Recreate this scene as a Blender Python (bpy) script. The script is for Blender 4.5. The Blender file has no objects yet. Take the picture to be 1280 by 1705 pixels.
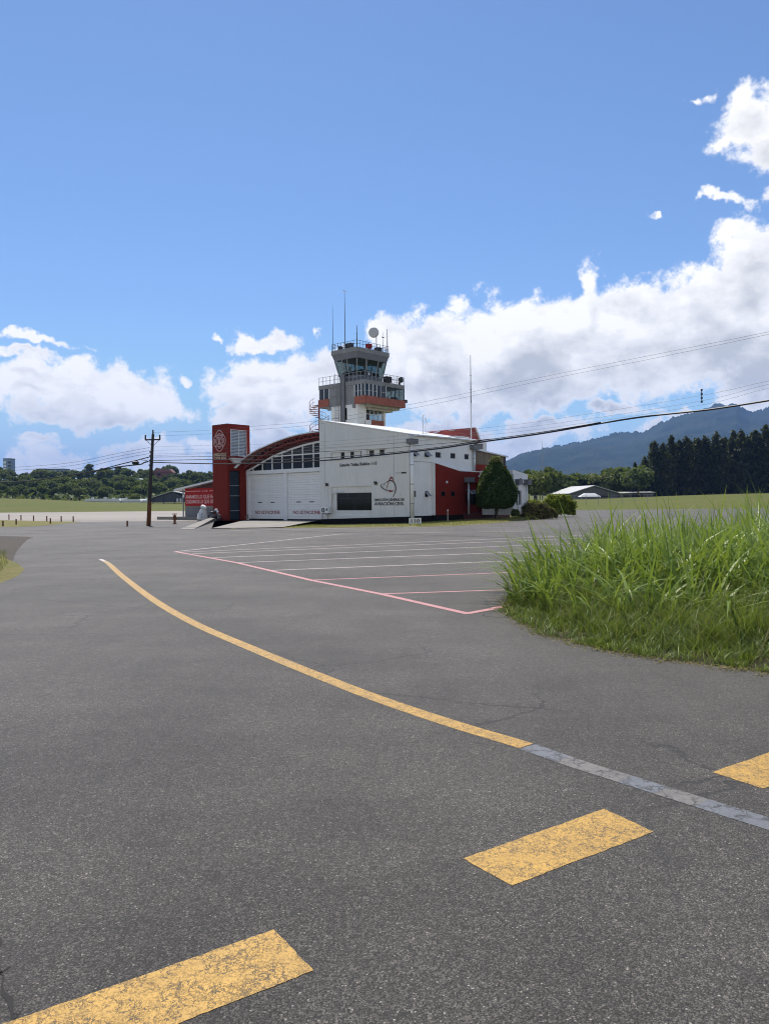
import bpy, math, random
import numpy as np
from mathutils import Vector, Matrix
from mathutils.geometry import tessellate_polygon

random.seed(7); RNG = np.random.default_rng(11)
SC = bpy.context.scene; COL = SC.collection
R = math.radians

# ------------------------------------------------------------------ camera, sky, sun, exposure
CAM_H, FPX, CX, CY = 1.6, 1281.0, 640.0, 852.5
PITCH, ROLL = math.atan((CY - 836.0) / FPX), R(0.6)
_f = Vector((0, math.cos(PITCH), -math.sin(PITCH))); _u = Vector((0, math.sin(PITCH), math.cos(PITCH))); _r = Vector((1, 0, 0))
CR = _r * math.cos(ROLL) - _u * math.sin(ROLL); CU = _u * math.cos(ROLL) + _r * math.sin(ROLL)
cam = bpy.data.objects.new('camera', bpy.data.cameras.new('camera')); COL.objects.link(cam)
cam.matrix_world = Matrix(((CR.x, CU.x, -_f.x, 0), (CR.y, CU.y, -_f.y, 0), (CR.z, CU.z, -_f.z, CAM_H), (0, 0, 0, 1)))
cam.data.sensor_fit = 'HORIZONTAL'; cam.data.sensor_width = 36.0; cam.data.lens = 36.0 * FPX / 1280.0
cam.data.clip_start = 0.05; cam.data.clip_end = 40000
SC.camera = cam

SUN_AZ, SUN_EL = R(-16), R(60)
HAZE = 0.75e-4
SUN_STRENGTH, SKY_STRENGTH = 5.0, 0.115
SC.view_settings.view_transform = 'Standard'; SC.view_settings.look = 'None'
SC.view_settings.gamma = 1.0; SC.view_settings.use_curve_mapping = False
SC.view_settings.exposure = 0.32
SC.cycles.max_bounces = 6; SC.cycles.transparent_max_bounces = 12; SC.cycles.volume_bounces = 0
SC.cycles.filter_width = 1.1; SC.cycles.caustics_reflective = False; SC.cycles.caustics_refractive = False

def ray(px, py):
    return CR * ((px - CX) / FPX) + CU * ((CY - py) / FPX) + _f
def at(px, py, depth):                     # the point at that distance along +Y
    d = ray(px, py); return Vector((0, 0, CAM_H)) + d * (depth / d.y)
def gp(px, py, z=0.0):                     # the point on level ground
    d = ray(px, py); return Vector((0, 0, CAM_H)) + d * ((z - CAM_H) / d.z)

# ---- node helper
class NT:
    def __init__(s, tree): s.t = tree
    def n(s, typ, **kw):
        nd = s.t.nodes.new(typ)
        for k, v in kw.items(): setattr(nd, k, v)
        return nd
    def put(s, sock, v):
        if v is None: return
        if isinstance(v, bpy.types.NodeSocket): s.t.links.new(v, sock)
        else: sock.default_value = v
    def m(s, op, a, b=None, c=None, clamp=False):
        nd = s.n('ShaderNodeMath', operation=op); nd.use_clamp = clamp
        for i, v in enumerate((a, b, c)): s.put(nd.inputs[i], v)
        return nd.outputs[0]
    def v(s, op, a, b=None, scale=None):
        nd = s.n('ShaderNodeVectorMath', operation=op)
        s.put(nd.inputs[0], a); s.put(nd.inputs[1], b)
        if scale is not None: s.put(nd.inputs['Scale'], scale)
        return nd.outputs['Value'] if op in ('LENGTH', 'DISTANCE', 'DOT_PRODUCT') else nd.outputs['Vector']
    def noise(s, vec, scale, detail=4, rough=.55, dist=0., col=False):
        nd = s.n('ShaderNodeTexNoise'); s.put(nd.inputs['Vector'], vec)
        nd.inputs['Scale'].default_value = scale; nd.inputs['Detail'].default_value = detail
        nd.inputs['Roughness'].default_value = rough; nd.inputs['Distortion'].default_value = dist
        return nd.outputs['Color' if col else 'Fac']
    def voro(s, vec, scale, feature='F1', out='Distance', rnd=1.):
        nd = s.n('ShaderNodeTexVoronoi', feature=feature); s.put(nd.inputs['Vector'], vec)
        nd.inputs['Scale'].default_value = scale; nd.inputs['Randomness'].default_value = rnd
        return nd.outputs[out]
    def mapr(s, x, a, b, c=0., d=1., smooth=False):
        nd = s.n('ShaderNodeMapRange'); nd.interpolation_type = 'SMOOTHSTEP' if smooth else 'LINEAR'
        s.put(nd.inputs[0], x)
        for i, v in enumerate((a, b, c, d)): s.put(nd.inputs[i + 1], v)
        return nd.outputs[0]
    def mix(s, fac, a, b, blend='MIX'):
        nd = s.n('ShaderNodeMix', data_type='RGBA', blend_type=blend)
        s.put(nd.inputs[0], fac)
        for i, v in ((6, a), (7, b)):
            s.put(nd.inputs[i], (*v, 1) if isinstance(v, tuple) and len(v) == 3 else v)
        return nd.outputs[2]

# ---- world: clear sky with cumulus banks
W = bpy.data.worlds.new('World'); SC.world = W; W.use_nodes = True
W.node_tree.nodes.clear(); t = NT(W.node_tree)
sky = t.n('ShaderNodeTexSky', sky_type='NISHITA'); sky.sun_disc = False
sky.sun_elevation = SUN_EL; sky.sun_rotation = SUN_AZ; sky.altitude = 1000; sky.air_density = 1.0; sky.dust_density = 0.3; sky.ozone_density = 3.0

CLOUDS = [  # photo-space centre and half sizes, turned into bearings and elevations below; last = softness weight
 (1255, 430, 70, 80), (1190, 525, 170, 85), (1030, 560, 190, 80), (870, 575, 150, 78), (745, 585, 120, 72), (690, 640, 75, 55),
 (979, 470, 21, 44), (790, 655, 170, 52), (930, 630, 180, 55), (1160, 595, 190, 60), (1290, 560, 130, 150),
 (1245, 215, 62, 62), (1310, 235, 70, 70), (1290, 312, 32, 14), (1150, 703, 64, 15), (1080, 712, 30, 18), (720, 728, 120, 34), (900, 722, 105, 26), (860, 752, 90, 22),
 (160, 650, 125, 50), (55, 640, 90, 44), (245, 672, 58, 32), (175, 688, 95, 26), (50, 570, 85, 10), (40, 598, 95, 10), (95, 690, 60, 22),
 (450, 650, 95, 50), (505, 632, 66, 44), (395, 690, 70, 22), (545, 618, 50, 46), (440, 700, 100, 20),
 (436, 569, 54, 17), (357, 563, 10, 7), (518, 556, 10, 9), (325, 642, 11, 11), (85, 772, 66, 28), (250, 768, 112, 30), (455, 735, 62, 20), (10, 792, 40, 18), (345, 745, 60, 14), (655, 560, 40, 34), (290, 800, 190, 12), (70, 738, 44, 9), (620, 745, 120, 22), (1010, 690, 60, 12), (1160, 175, 22, 9), (1198, 338, 34, 8), (1090, 368, 10, 5)]
def ae(px, py):
    d = ray(px, py).normalized(); return math.atan2(d.x, d.y), math.asin(d.z)

co = t.n('ShaderNodeTexCoord').outputs['Generated']
sep0 = t.n('ShaderNodeSeparateXYZ'); t.put(sep0.inputs[0], co)
def cloud_density(shift, fine):
    """blobs warped by noise; positive inside a cloud"""
    p = t.v('ADD', co, (0, 0, shift)) if shift else co
    q = t.v('ADD', p, t.v('SCALE', t.v('SUBTRACT', t.noise(p, 14, 4 if fine else 2, .6, col=True), (.5, .5, .5)), scale=.075))
    s = t.n('ShaderNodeSeparateXYZ'); t.put(s.inputs[0], q)
    az = t.m('ARCTAN2', s.outputs[0], s.outputs[1])
    el = t.m('ARCSINE', t.m('MINIMUM', t.m('MAXIMUM', s.outputs[2], -1.), 1.))
    cb = t.n('ShaderNodeCombineXYZ'); t.put(cb.inputs[0], az); t.put(cb.inputs[1], el)
    pv = cb.outputs[0]; best = None
    for (cx, cy, rx, ry) in CLOUDS:
        if not fine and rx * ry < 500: continue
        a0, e0 = ae(cx, cy); a1, _ = ae(cx + rx, cy); _, e1 = ae(cx, cy - ry)
        ra, re = abs(a1 - a0), abs(e1 - e0)
        wgt = min(1.0, 0.30 + math.sqrt(ra * re) * 9)
        d = t.v('LENGTH', t.v('MULTIPLY', t.v('SUBTRACT', pv, (a0, e0, 0)), (1 / ra, 1 / re, 0)))
        f = t.m('MULTIPLY_ADD', d, -wgt, wgt)
        best = f if best is None else t.m('SMOOTH_MAX', best, f, .10)
    # unseen sky beyond the frame: broken cumulus, coverage raised to brighten and neutralise shade
    n = t.noise(t.v('MULTIPLY', p, (1., 1., 2.4)), 2.6, 4, .55)
    g = t.m('MULTIPLY', t.m('SUBTRACT', n, .455), 4.0)
    g = t.m('SUBTRACT', g, t.mapr(t.m('ABSOLUTE', el), .35, .75, 0., 1.2))
    g = t.m('SUBTRACT', g, t.mapr(t.m('ABSOLUTE', az), .55, .75, 3., 0.))
    best = t.m('MAXIMUM', best, g)
    if not fine: return t.m('ADD', best, t.m('MULTIPLY', t.m('SUBTRACT', t.noise(p, 20, 2, .6), .5), .8))
    fb = t.noise(p, 24, 9, .70)
    bil = t.voro(t.v('ADD', p, t.v('SCALE', t.noise(p, 40, 3, .6, col=True), scale=.02)), 46)
    puff = t.m('SUBTRACT', .50, bil)
    return t.m('ADD', best, t.m('ADD', t.m('MULTIPLY', t.m('SUBTRACT', fb, .5), 1.45), t.m('MULTIPLY', puff, .26))), puff, fb
dens, puff, fb = cloud_density(0.0, True)
up = cloud_density(0.042, False)
mask = t.mapr(dens, -.12, .20, 0., 1., True)
mask = t.m('MULTIPLY', mask, t.mapr(sep0.outputs[2], -.02, .02))
shade = t.m('MULTIPLY', t.mapr(up, .0, 1.0), .95)
shade = t.m('ADD', shade, t.m('MULTIPLY', t.m('SUBTRACT', t.noise(t.v('MULTIPLY', co, (1., 1., 1.8)), 11, 6, .6), .5), 2.6))
shade = t.m('ADD', shade, t.m('MULTIPLY', t.m('SUBTRACT', .10, puff), .30))
shade = t.m('SUBTRACT', shade, t.m('MULTIPLY', t.m('SUBTRACT', fb, .5), .9), clamp=True)
shade = t.m('MULTIPLY', shade, t.mapr(dens, .0, .40))
ccol = t.mix(t.m('POWER', shade, .9), (8.6, 8.5, 8.4), (4.5, 4.62, 4.8))
skyc = sky.outputs[0]
skyc = t.mix(1., skyc, (.84, .93, 1.02), 'MULTIPLY')
ss = t.n('ShaderNodeSeparateXYZ'); t.put(ss.inputs[0], skyc); cs = t.n('ShaderNodeCombineXYZ')
for i, (lim, k) in enumerate(((4.3, 1.5), (5.9, 1.5), (7.4, 1.2))): t.put(cs.inputs[i], t.m('SMOOTH_MIN', ss.outputs[i], lim, k))
skyc = cs.outputs[0]
final = t.mix(mask, skyc, ccol)
bg = t.n('ShaderNodeBackground'); t.put(bg.inputs[0], final); bg.inputs[1].default_value = SKY_STRENGTH
out = t.n('ShaderNodeOutputWorld'); t.put(out.inputs[0], bg.outputs[0])
W.cycles.sampling_method = 'MANUAL'; W.cycles.sample_map_resolution = 512

sd = Vector((math.sin(SUN_AZ) * math.cos(SUN_EL), math.cos(SUN_AZ) * math.cos(SUN_EL), math.sin(SUN_EL)))
sun = bpy.data.objects.new('sun', bpy.data.lights.new('sun', 'SUN')); COL.objects.link(sun)
sun.data.energy = SUN_STRENGTH; sun.data.angle = R(.53); sun.data.color = (1, .93, .83)
sun.rotation_euler = (-sd).to_track_quat('-Z', 'Y').to_euler(); sun.location = (0, 0, 60)

# ------------------------------------------------------------------ materials
def base(name):
    m = bpy.data.materials.new(name); m.use_nodes = True; nt = NT(m.node_tree)
    b = m.node_tree.nodes['Principled BSDF']; return m, nt, b
def mat(name, col, rough=.6, var=.12, scale=3., metal=0., bump=0., bscale=40., dirt=None, spec=.5, streak=False):
    m, t, b = base(name)
    o = t.n('ShaderNodeTexCoord').outputs['Object']
    vec = t.v('MULTIPLY', o, (6., 6., .35)) if streak else o
    n = t.noise(vec, scale, 5, .6)
    c = t.mix(t.mapr(n, .3, .7), tuple(x * (1 - var) for x in col), tuple(min(1, x * (1 + var)) for x in col))
    if dirt:
        c = t.mix(t.mapr(t.noise(t.v('MULTIPLY', o, (3., 3., .5)), 1.3, 6, .7), .52, .75, 0, dirt[1]), c, dirt[0])
    t.put(b.inputs['Base Color'], c); b.inputs['Roughness'].default_value = rough
    b.inputs['Metallic'].default_value = metal; b.inputs['Specular IOR Level'].default_value = spec
    if bump:
        bp = t.n('ShaderNodeBump'); bp.inputs['Strength'].default_value = bump; bp.inputs['Distance'].default_value = .02
        t.put(bp.inputs['Height'], t.noise(o, bscale, 4, .6)); t.put(b.inputs['Normal'], bp.outputs[0])
    return m
def leaf_mat(name, c1, c2, trans=.35, rough=.65, spec=.12):
    m, t, b = base(name)
    g = t.n('ShaderNodeNewGeometry'); oi = t.n('ShaderNodeObjectInfo')
    r = t.m('ADD', t.m('MULTIPLY', g.outputs['Random Per Island'], .6), t.m('MULTIPLY', oi.outputs['Random'], .4))
    c = t.mix(r, c1, c2)
    t.put(b.inputs['Base Color'], c); b.inputs['Roughness'].default_value = rough; b.inputs['Specular IOR Level'].default_value = spec
    tr = t.n('ShaderNodeBsdfTranslucent'); t.put(tr.inputs[0], t.mix(.5, c, (.25, .32, .03), 'MIX'))
    mx = t.n('ShaderNodeMixShader'); mx.inputs[0].default_value = trans
    t.t.links.new(b.outputs[0], mx.inputs[1]); t.t.links.new(tr.outputs[0], mx.inputs[2])
    t.t.links.new(mx.outputs[0], t.t.nodes['Material Output'].inputs[0])
    return m
def asphalt(name, dark, light, tint=(1, 1, 1), stone=.5):
    m, t, b = base(name)
    o = t.n('ShaderNodeTexCoord').outputs['Object']
    ow = t.v('ADD', o, t.v('SCALE', t.v('SUBTRACT', t.noise(o, 160, 3, .6, col=True), (.5, .5, .5)), scale=.012))
    cell = t.voro(ow, 140, 'F1', 'Color'); s = t.n('ShaderNodeSeparateColor'); t.put(s.inputs[0], cell)
    dist = t.voro(ow, 140)
    c = t.mix(t.m('POWER', t.mapr(s.outputs[0], .1, 1.), 1.8), dark, light)
    c2 = t.voro(ow, 62, 'F1', 'Color'); s2 = t.n('ShaderNodeSeparateColor'); t.put(s2.inputs[0], c2)
    c = t.mix(t.mapr(s2.outputs[0], .80, .95, 0, .55), c, tuple(x * 1.15 for x in light)); c = t.mix(t.mapr(s2.outputs[1], .82, .95, 0, .6), c, tuple(x * .6 for x in dark))
    c = t.mix(t.mapr(s.outputs[1], .975, .995), c, tuple(x * 2.2 for x in light))         # pale chips
    c = t.mix(t.mapr(dist, .35, .75), c, tuple(x * .45 for x in dark))
    big = t.noise(o, .35, 5, .6); med = t.noise(t.v('MULTIPLY', o, (1., .35, 1.)), 1.6, 5, .65)
    k = t.m('ADD', t.mapr(big, .3, .7, .66, 1.34), t.mapr(med, .3, .7, -.14, .14))
    k = t.m('MULTIPLY', k, t.mapr(t.noise(t.v('MULTIPLY', o, (.5, 2.2, 1.)), .5, 6, .7), .35, .62, .86, 1.1))
    cc = t.n('ShaderNodeCombineColor'); [t.put(cc.inputs[i], t.m('MULTIPLY', k, tint[i])) for i in range(3)]
    c = t.mix(1., c, cc.outputs[0], 'MULTIPLY')
    st = t.noise(t.v('ADD', o, t.v('SCALE', t.noise(o, 3, 4, .6, col=True), scale=.6)), .9, 4, .6)
    c = t.mix(t.mapr(st, .64, .74, 0, .45), c, (.03, .029, .028))
    # hairline cracks in some patches
    wv = t.v('ADD', o, t.v('SCALE', t.noise(o, 5, 4, .6, col=True), scale=.22))
    ed = t.voro(wv, .62, 'DISTANCE_TO_EDGE')
    cr = t.m('MULTIPLY', t.mapr(ed, .004, .010, 1., 0.), t.mapr(t.noise(o, .23, 3), .50, .56))
    c = t.mix(t.m('MULTIPLY', cr, .75), c, (.02, .02, .02))
    t.put(b.inputs['Base Color'], c); b.inputs['Roughness'].default_value = .68
    b.inputs['Specular IOR Level'].default_value = .38
    bp = t.n('ShaderNodeBump'); bp.inputs['Strength'].default_value = .8; bp.inputs['Distance'].default_value = .006
    t.put(bp.inputs['Height'], t.m('SUBTRACT', t.m('ADD', t.m('MULTIPLY', dist, -1.), t.m('MULTIPLY', t.noise(o, 240, 2), .5)), cr))
    t.put(b.inputs['Normal'], bp.outputs[0]); return m
def paint(name, col, wear=.5, crack=.8, under=(.05, .05, .05), cscale=17., worn_col=None):
    m, t, b = base(name)
    o = t.n('ShaderNodeTexCoord').outputs['Object']
    wv = t.v('ADD', o, t.v('SCALE', t.v('SUBTRACT', t.noise(o, 18, 4, .65, col=True), (.5, .5, .5)), scale=.16))
    ed = t.voro(wv, cscale, 'DISTANCE_TO_EDGE')
    patch = t.noise(o, 3.1, 4, .6)
    line = t.m('MULTIPLY', t.mapr(ed, .010, .060, 1., 0.), t.mapr(t.noise(o, 11, 5, .7), .34, .52))
    fine_ = t.voro(t.v('ADD', o, t.v('SCALE', t.noise(o, 40, 3, .6, col=True), scale=.05)), cscale * 2.6, 'DISTANCE_TO_EDGE')
    line = t.m('MAXIMUM', line, t.m('MULTIPLY', t.mapr(fine_, .01, .07, 1., 0.), t.mapr(t.noise(o, 9, 5, .7), .45, .60)))
    pits = t.m('MULTIPLY', t.mapr(t.noise(o, 75, 5, .75), .535, .60), t.mapr(patch, .3, .6, .5, 1.))
    f = t.m('MAXIMUM', t.m('MULTIPLY', line, crack), t.m('MULTIPLY', pits, wear), clamp=True)
    c0 = t.mix(t.mapr(t.noise(o, 7, 5, .7), .3, .7), tuple(x * .82 for x in col), tuple(min(1, x * 1.12) for x in col))
    c0 = t.mix(t.mapr(t.noise(o, 2.0, 3, .6), .5, .75, 0, .35), c0, worn_col or tuple(x * .6 + .05 for x in col))
    t.put(b.inputs['Base Color'], t.mix(f, c0, under)); b.inputs['Roughness'].default_value = .6
    bp = t.n('ShaderNodeBump'); bp.inputs['Strength'].default_value = .4; bp.inputs['Distance'].default_value = .004
    t.put(bp.inputs['Height'], t.m('SUBTRACT', t.noise(o, 150, 3, .6), f)); t.put(b.inputs['Normal'], bp.outputs[0]); return m
def ground_mat(name, a, bcol, c3, s1=.05, s2=1.2):
    m, t, b = base(name)
    o = t.n('ShaderNodeTexCoord').outputs['Object']
    c = t.mix(t.mapr(t.noise(o, s1, 6, .62), .35, .65), a, bcol)
    c = t.mix(t.mapr(t.noise(o, s2, 6, .7), .5, .72), c, c3)
    k = t.mapr(t.noise(o, 14, 4, .7), .25, .75, .65, 1.35)
    c = t.mix(1., c, k, 'MULTIPLY')
    t.put(b.inputs['Base Color'], c); b.inputs['Roughness'].default_value = .9; b.inputs['Specular IOR Level'].default_value = .15
    bp = t.n('ShaderNodeBump'); bp.inputs['Strength'].default_value = .8; bp.inputs['Distance'].default_value = .1
    t.put(bp.inputs['Height'], t.noise(o, 6, 6, .7)); t.put(b.inputs['Normal'], bp.outputs[0]); return m
def glass(name, tint, trans=.5, rough=.04, spec=.5):
    m, t, b = base(name); b.inputs['Specular IOR Level'].default_value = spec
    b.inputs['Base Color'].default_value = (*tint, 1); b.inputs['Roughness'].default_value = rough
    tr = t.n('ShaderNodeBsdfTransparent'); tr.inputs[0].default_value = (.75, .82, .82, 1)
    mx = t.n('ShaderNodeMixShader'); mx.inputs[0].default_value = trans
    t.t.links.new(b.outputs[0], mx.inputs[1]); t.t.links.new(tr.outputs[0], mx.inputs[2])
    t.t.links.new(mx.outputs[0], t.t.nodes['Material Output'].inputs[0]); return m

M = dict(
 road=asphalt('asphalt', (.053, .0485, .0425), (.168, .153, .134)),
 park=asphalt('parking_asphalt', (.049, .0448, .0395), (.150, .136, .118), (1., .98, .95)),
 concrete=mat('pale_concrete', (.20, .187, .165), .8, .28, .5, bump=.3, bscale=9, dirt=((.2, .19, .17), .5)),
 tarmac=mat('runway_concrete', (.23, .205, .18), .8, .18, .06, bump=.2, bscale=3),
 yellow=paint('yellow_road_paint', (.47, .272, .045), .6, 1., (.022, .021, .02)),
 yellow_old=paint('worn_yellow_paint', (.41, .27, .08), .55, .6, worn_col=(.30, .24, .14)),
 pink=paint('faded_pink_paint', (.50, .215, .22), .6, .5, worn_col=(.42, .28, .27)),
 pale=paint('faded_pale_paint', (.54, .46, .44), .55, .4, worn_col=(.3, .27, .26)),
 blot_blue=paint('blue_grey_cover_paint', (.118, .130, .150), .5, 1., (.02, .02, .02), cscale=6., worn_col=(.15, .145, .135)),
 blot_grey=paint('grey_cover_paint', (.15, .142, .132), .6, 1., (.02, .02, .02), cscale=6., worn_col=(.11, .105, .10)),
 grass=ground_mat('mown_field', (.080, .104, .016), (.115, .108, .024), (.058, .086, .015), .035, .5),
 lawn=ground_mat('short_lawn', (.17, .15, .055), (.13, .135, .042), (.24, .20, .11), .4, 2.5),
 soil=ground_mat('dark_soil', (.050, .055, .02), (.045, .04, .022), (.08, .07, .04), .6, 3.),
 gravel=ground_mat('gravel', (.095, .083, .070), (.070, .064, .057), (.13, .115, .095), .8, 9.),
 white=mat('white_wall_paint', (.82, .81, .78), .6, .05, .8, bump=.05, dirt=((.45, .45, .44), .35)),
 greywall=mat('pale_grey_wall_paint', (.68, .675, .64), .6, .05, .5, bump=.05, dirt=((.38, .39, .38), .4)),
  crack=mat('dark_crack', (.016, .016, .016), .9, .2, 5.),  # near-black colour of the flat crack and seam ribbons
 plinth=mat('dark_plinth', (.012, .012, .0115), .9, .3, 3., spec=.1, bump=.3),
 red=mat('deep_red_paint', (.185, .0200, .0120), .75, .10, .8, spec=.15, bump=.05, dirt=((.12, .016, .011), .4)),
 banner=mat('red_banner', (.36, .022, .022), .7, .06, 1., spec=.15),
 brick=mat('faded_brick_red', (.32, .095, .06), .75, .18, 2., bump=.2, dirt=((.18, .08, .06), .6)),
 redclad=mat('red_metal_sheet', (.32, .038, .026), .45, .12, .7),
 redsteel=mat('red_steel', (.23, .034, .026), .45, .1, 2.),
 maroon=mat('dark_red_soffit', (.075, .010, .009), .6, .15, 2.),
 grey=mat('grey_concrete', (.235, .237, .232), .75, .14, 1., bump=.15, dirt=((.09, .09, .09), .6)),
 midgrey=mat('slate_grey_paint', (.155, .158, .17), .7, .12, 1., bump=.1),
 steel=mat('grey_steel', (.28, .29, .30), .45, .1, 4., metal=.3),
 galv=mat('galvanised_sheet', (.62, .63, .64), .4, .08, 1.5, metal=.35, dirt=((.35, .33, .3), .4)),
 dark=mat('dark_steel', (.025, .026, .028), .5, .2, 4.),
 black=mat('black_cable', (.012, .012, .013), .5, .2, 4.),
 frame=mat('white_aluminium', (.76, .76, .75), .4, .06, 4.),
 slat=mat('white_door_panel', (.80, .79, .765), .42, .05, .7, dirt=((.42, .43, .44), .3)),
 louver=mat('pale_blue_grey_louvre', (.62, .67, .72), .4, .08, 3., dirt=((.3, .3, .3), .4)),
 glassdark=glass('dark_window_glass', (.008, .009, .010), .06, .06, .22),
 glassblue=glass('blue_tinted_glass', (.014, .028, .045), .05, .06, .35),
 glassclear=glass('tower_glass', (.03, .036, .04), .74),
 inner=mat('dark_interior', (.022, .022, .023), .8, .3, 1.),
 blind=mat('olive_sun_blind', (.11, .11, .085), .7, .1, 2.),
 papers=mat('white_sheet', (.65, .66, .66), .6, .03, 3.),
 redtxt=mat('dark_red_lettering', (.25, .025, .035), .5, .05, 2.),
 blktxt=mat('black_lettering', (.03, .03, .035), .5, .1, 2.),
 pinktxt=mat('pale_pink_lettering', (.62, .42, .40), .5, .05, 2.),
 creamtxt=mat('cream_lettering', (.58, .52, .36), .5, .05, 2.),
 wood=mat('weathered_brown_panel', (.115, .085, .055), .6, .25, 1.2, streak=True),
 pole=None, rust=mat('rust_red_iron', (.16, .06, .03), .7, .3, 6.),
 bark=mat('bark', (.07, .055, .04), .9, .3, 4., bump=.5, bscale=12),
 navy=mat('navy_sheet', (.035, .045, .065), .5, .1, 1.),
 glaze=mat('blue_tower_cladding', (.20, .27, .36), .25, .25, .15),
 roofgrey=mat('grey_roof_sheet', (.42, .42, .40), .45, .1, .6, metal=.2),
 roofrust=mat('red_brown_roof', (.20, .085, .065), .7, .15, .5),
 concwall=mat('dim_grey_wall', (.10, .105, .105), .8, .15, .5),
 tank=mat('mottled_white', (.60, .60, .58), .6, .1, 3.),
)
def pole_mat():
    m, t, b = base('tarred_pole')
    o = t.n('ShaderNodeTexCoord').outputs['Object']; s = t.n('ShaderNodeSeparateXYZ'); t.put(s.inputs[0], o)
    f = t.mapr(t.m('ADD', s.outputs[2], t.m('MULTIPLY', t.noise(o, 3, 4), .8)), 1.9, 2.5)
    c = t.mix(f, (.17, .065, .025), (.028, .026, .026)); c = t.mix(t.mapr(t.noise(o, 6, 5), .45, .7, 0, .5), c, (.05, .035, .025))
    t.put(b.inputs['Base Color'], c); b.inputs['Roughness'].default_value = .85; return m
M['pole'] = pole_mat()
def mount_mat():
    m, t, b = base('forest_mountain')
    o = t.n('ShaderNodeTexCoord').outputs['Object']
    c = t.mix(t.mapr(t.noise(o, .004, 8, .65), .4, .62), (.012, .026, .016), (.030, .046, .026))
    c = t.mix(t.mapr(t.noise(o, .0022, 5, .6), .60, .70, 0, .8), c, (.09, .085, .045))
    t.put(b.inputs['Base Color'], c); b.inputs['Roughness'].default_value = .95; b.inputs['Specular IOR Level'].default_value = .1
    bp = t.n('ShaderNodeBump'); bp.inputs['Strength'].default_value = 1.; bp.inputs['Distance'].default_value = 14.
    t.put(bp.inputs['Height'], t.noise(o, .02, 7, .7)); t.put(b.inputs['Normal'], bp.outputs[0]); return m
M['mount'] = mount_mat()

# ------------------------------------------------------------------ mesh helpers
class MB:
    def __init__(s): s.v = []; s.f = []
    def add(s, vs, fs):
        n = len(s.v); s.v += [tuple(p) for p in vs]; s.f += [tuple(i + n for i in f) for f in fs]; return s
    def box(s, x0, x1, y0, y1, z0, z1):
        return s.add([(x, y, z) for z in (z0, z1) for x, y in ((x0, y0), (x1, y0), (x1, y1), (x0, y1))],
                     [(3, 2, 1, 0), (4, 5, 6, 7), (0, 1, 5, 4), (1, 2, 6, 5), (2, 3, 7, 6), (3, 0, 4, 7)])
    def hexa(s, b, tp):
        return s.add(list(b) + list(tp), [(3, 2, 1, 0), (4, 5, 6, 7), (0, 1, 5, 4), (1, 2, 6, 5), (2, 3, 7, 6), (3, 0, 4, 7)])
    def prism(s, poly, a, b, fn):
        """polygon of 2-D points swept from a to b; fn(p, q, w) -> xyz"""
        n = len(poly); vs = [fn(p, q, a) for p, q in poly] + [fn(p, q, b) for p, q in poly]
        return s.add(vs, [tuple(range(n - 1, -1, -1)), tuple(range(n, 2 * n))] + [(i, (i + 1) % n, n + (i + 1) % n, n + i) for i in range(n)])
    def holed(s, outer, holes, a, b, fn):
        loops = [outer] + holes
        tri = tessellate_polygon([[Vector((p, q, 0)) for p, q in l] for l in loops])
        flat = [pt for l in loops for pt in l]; n = len(flat)
        vs = [fn(p, q, a) for p, q in flat] + [fn(p, q, b) for p, q in flat]
        fs = [tuple(x) for x in tri] + [tuple(i + n for i in reversed(x)) for x in tri]; k = 0
        for l in loops:
            m = len(l)
            fs += [(k + i, k + (i + 1) % m, n + k + (i + 1) % m, n + k + i) for i in range(m)]; k += m
        return s.add(vs, fs)
    def tube(s, pts, r, n=6, cap=True):
        pts = [Vector(p) for p in pts]; rr = r if isinstance(r, (list, tuple)) else [r] * len(pts); ring = []
        for i, p in enumerate(pts):
            d = (pts[min(i + 1, len(pts) - 1)] - pts[max(i - 1, 0)]).normalized()
            a = d.cross(Vector((0, 0, 1)))
            if a.length < .05: a = d.cross(Vector((0, 1, 0)))
            a.normalize(); b = d.cross(a)
            ring.append([p + (a * math.cos(2 * math.pi * k / n) + b * math.sin(2 * math.pi * k / n)) * rr[i] for k in range(n)])
        vs = [q for g in ring for q in g]
        fs = [(i * n + k, i * n + (k + 1) % n, (i + 1) * n + (k + 1) % n, (i + 1) * n + k) for i in range(len(pts) - 1) for k in range(n)]
        if cap: fs += [tuple(range(n - 1, -1, -1)), tuple(range((len(pts) - 1) * n, len(pts) * n))]
        return s.add(vs, fs)
    def lathe(s, prof, n=16, c=(0, 0, 0)):
        vs = [(c[0] + r * math.cos(2 * math.pi * k / n), c[1] + r * math.sin(2 * math.pi * k / n), c[2] + z) for r, z in prof for k in range(n)]
        fs = [(i * n + k, i * n + (k + 1) % n, (i + 1) * n + (k + 1) % n, (i + 1) * n + k) for i in range(len(prof) - 1) for k in range(n)]
        return s.add(vs, fs)
    def build(s, name, m, parent=None, smooth=False, off=(0, 0, 0), fix=True):
        me = bpy.data.meshes.new(name)
        me.from_pydata([(p[0] - off[0], p[1] - off[1], p[2] - off[2]) for p in s.v], [], s.f)
        if fix:
            import bmesh
            bm = bmesh.new(); bm.from_mesh(me); bmesh.ops.recalc_face_normals(bm, faces=bm.faces); bm.to_mesh(me); bm.free()
        me.materials.append(m)
        if smooth: me.polygons.foreach_set('use_smooth', [True] * len(me.polygons))
        return link(name, me, parent)
def link(name, me, parent=None, loc=None):
    o = bpy.data.objects.new(name, me); COL.objects.link(o)
    if parent: o.parent = parent
    if loc is not None: o.location = loc
    return o
def tag(o, label=None, cat=None, group=None, kind=None):
    for k, v in (('label', label), ('category', cat), ('group', group), ('kind', kind)):
        if v: o[k] = v
    return o
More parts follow.
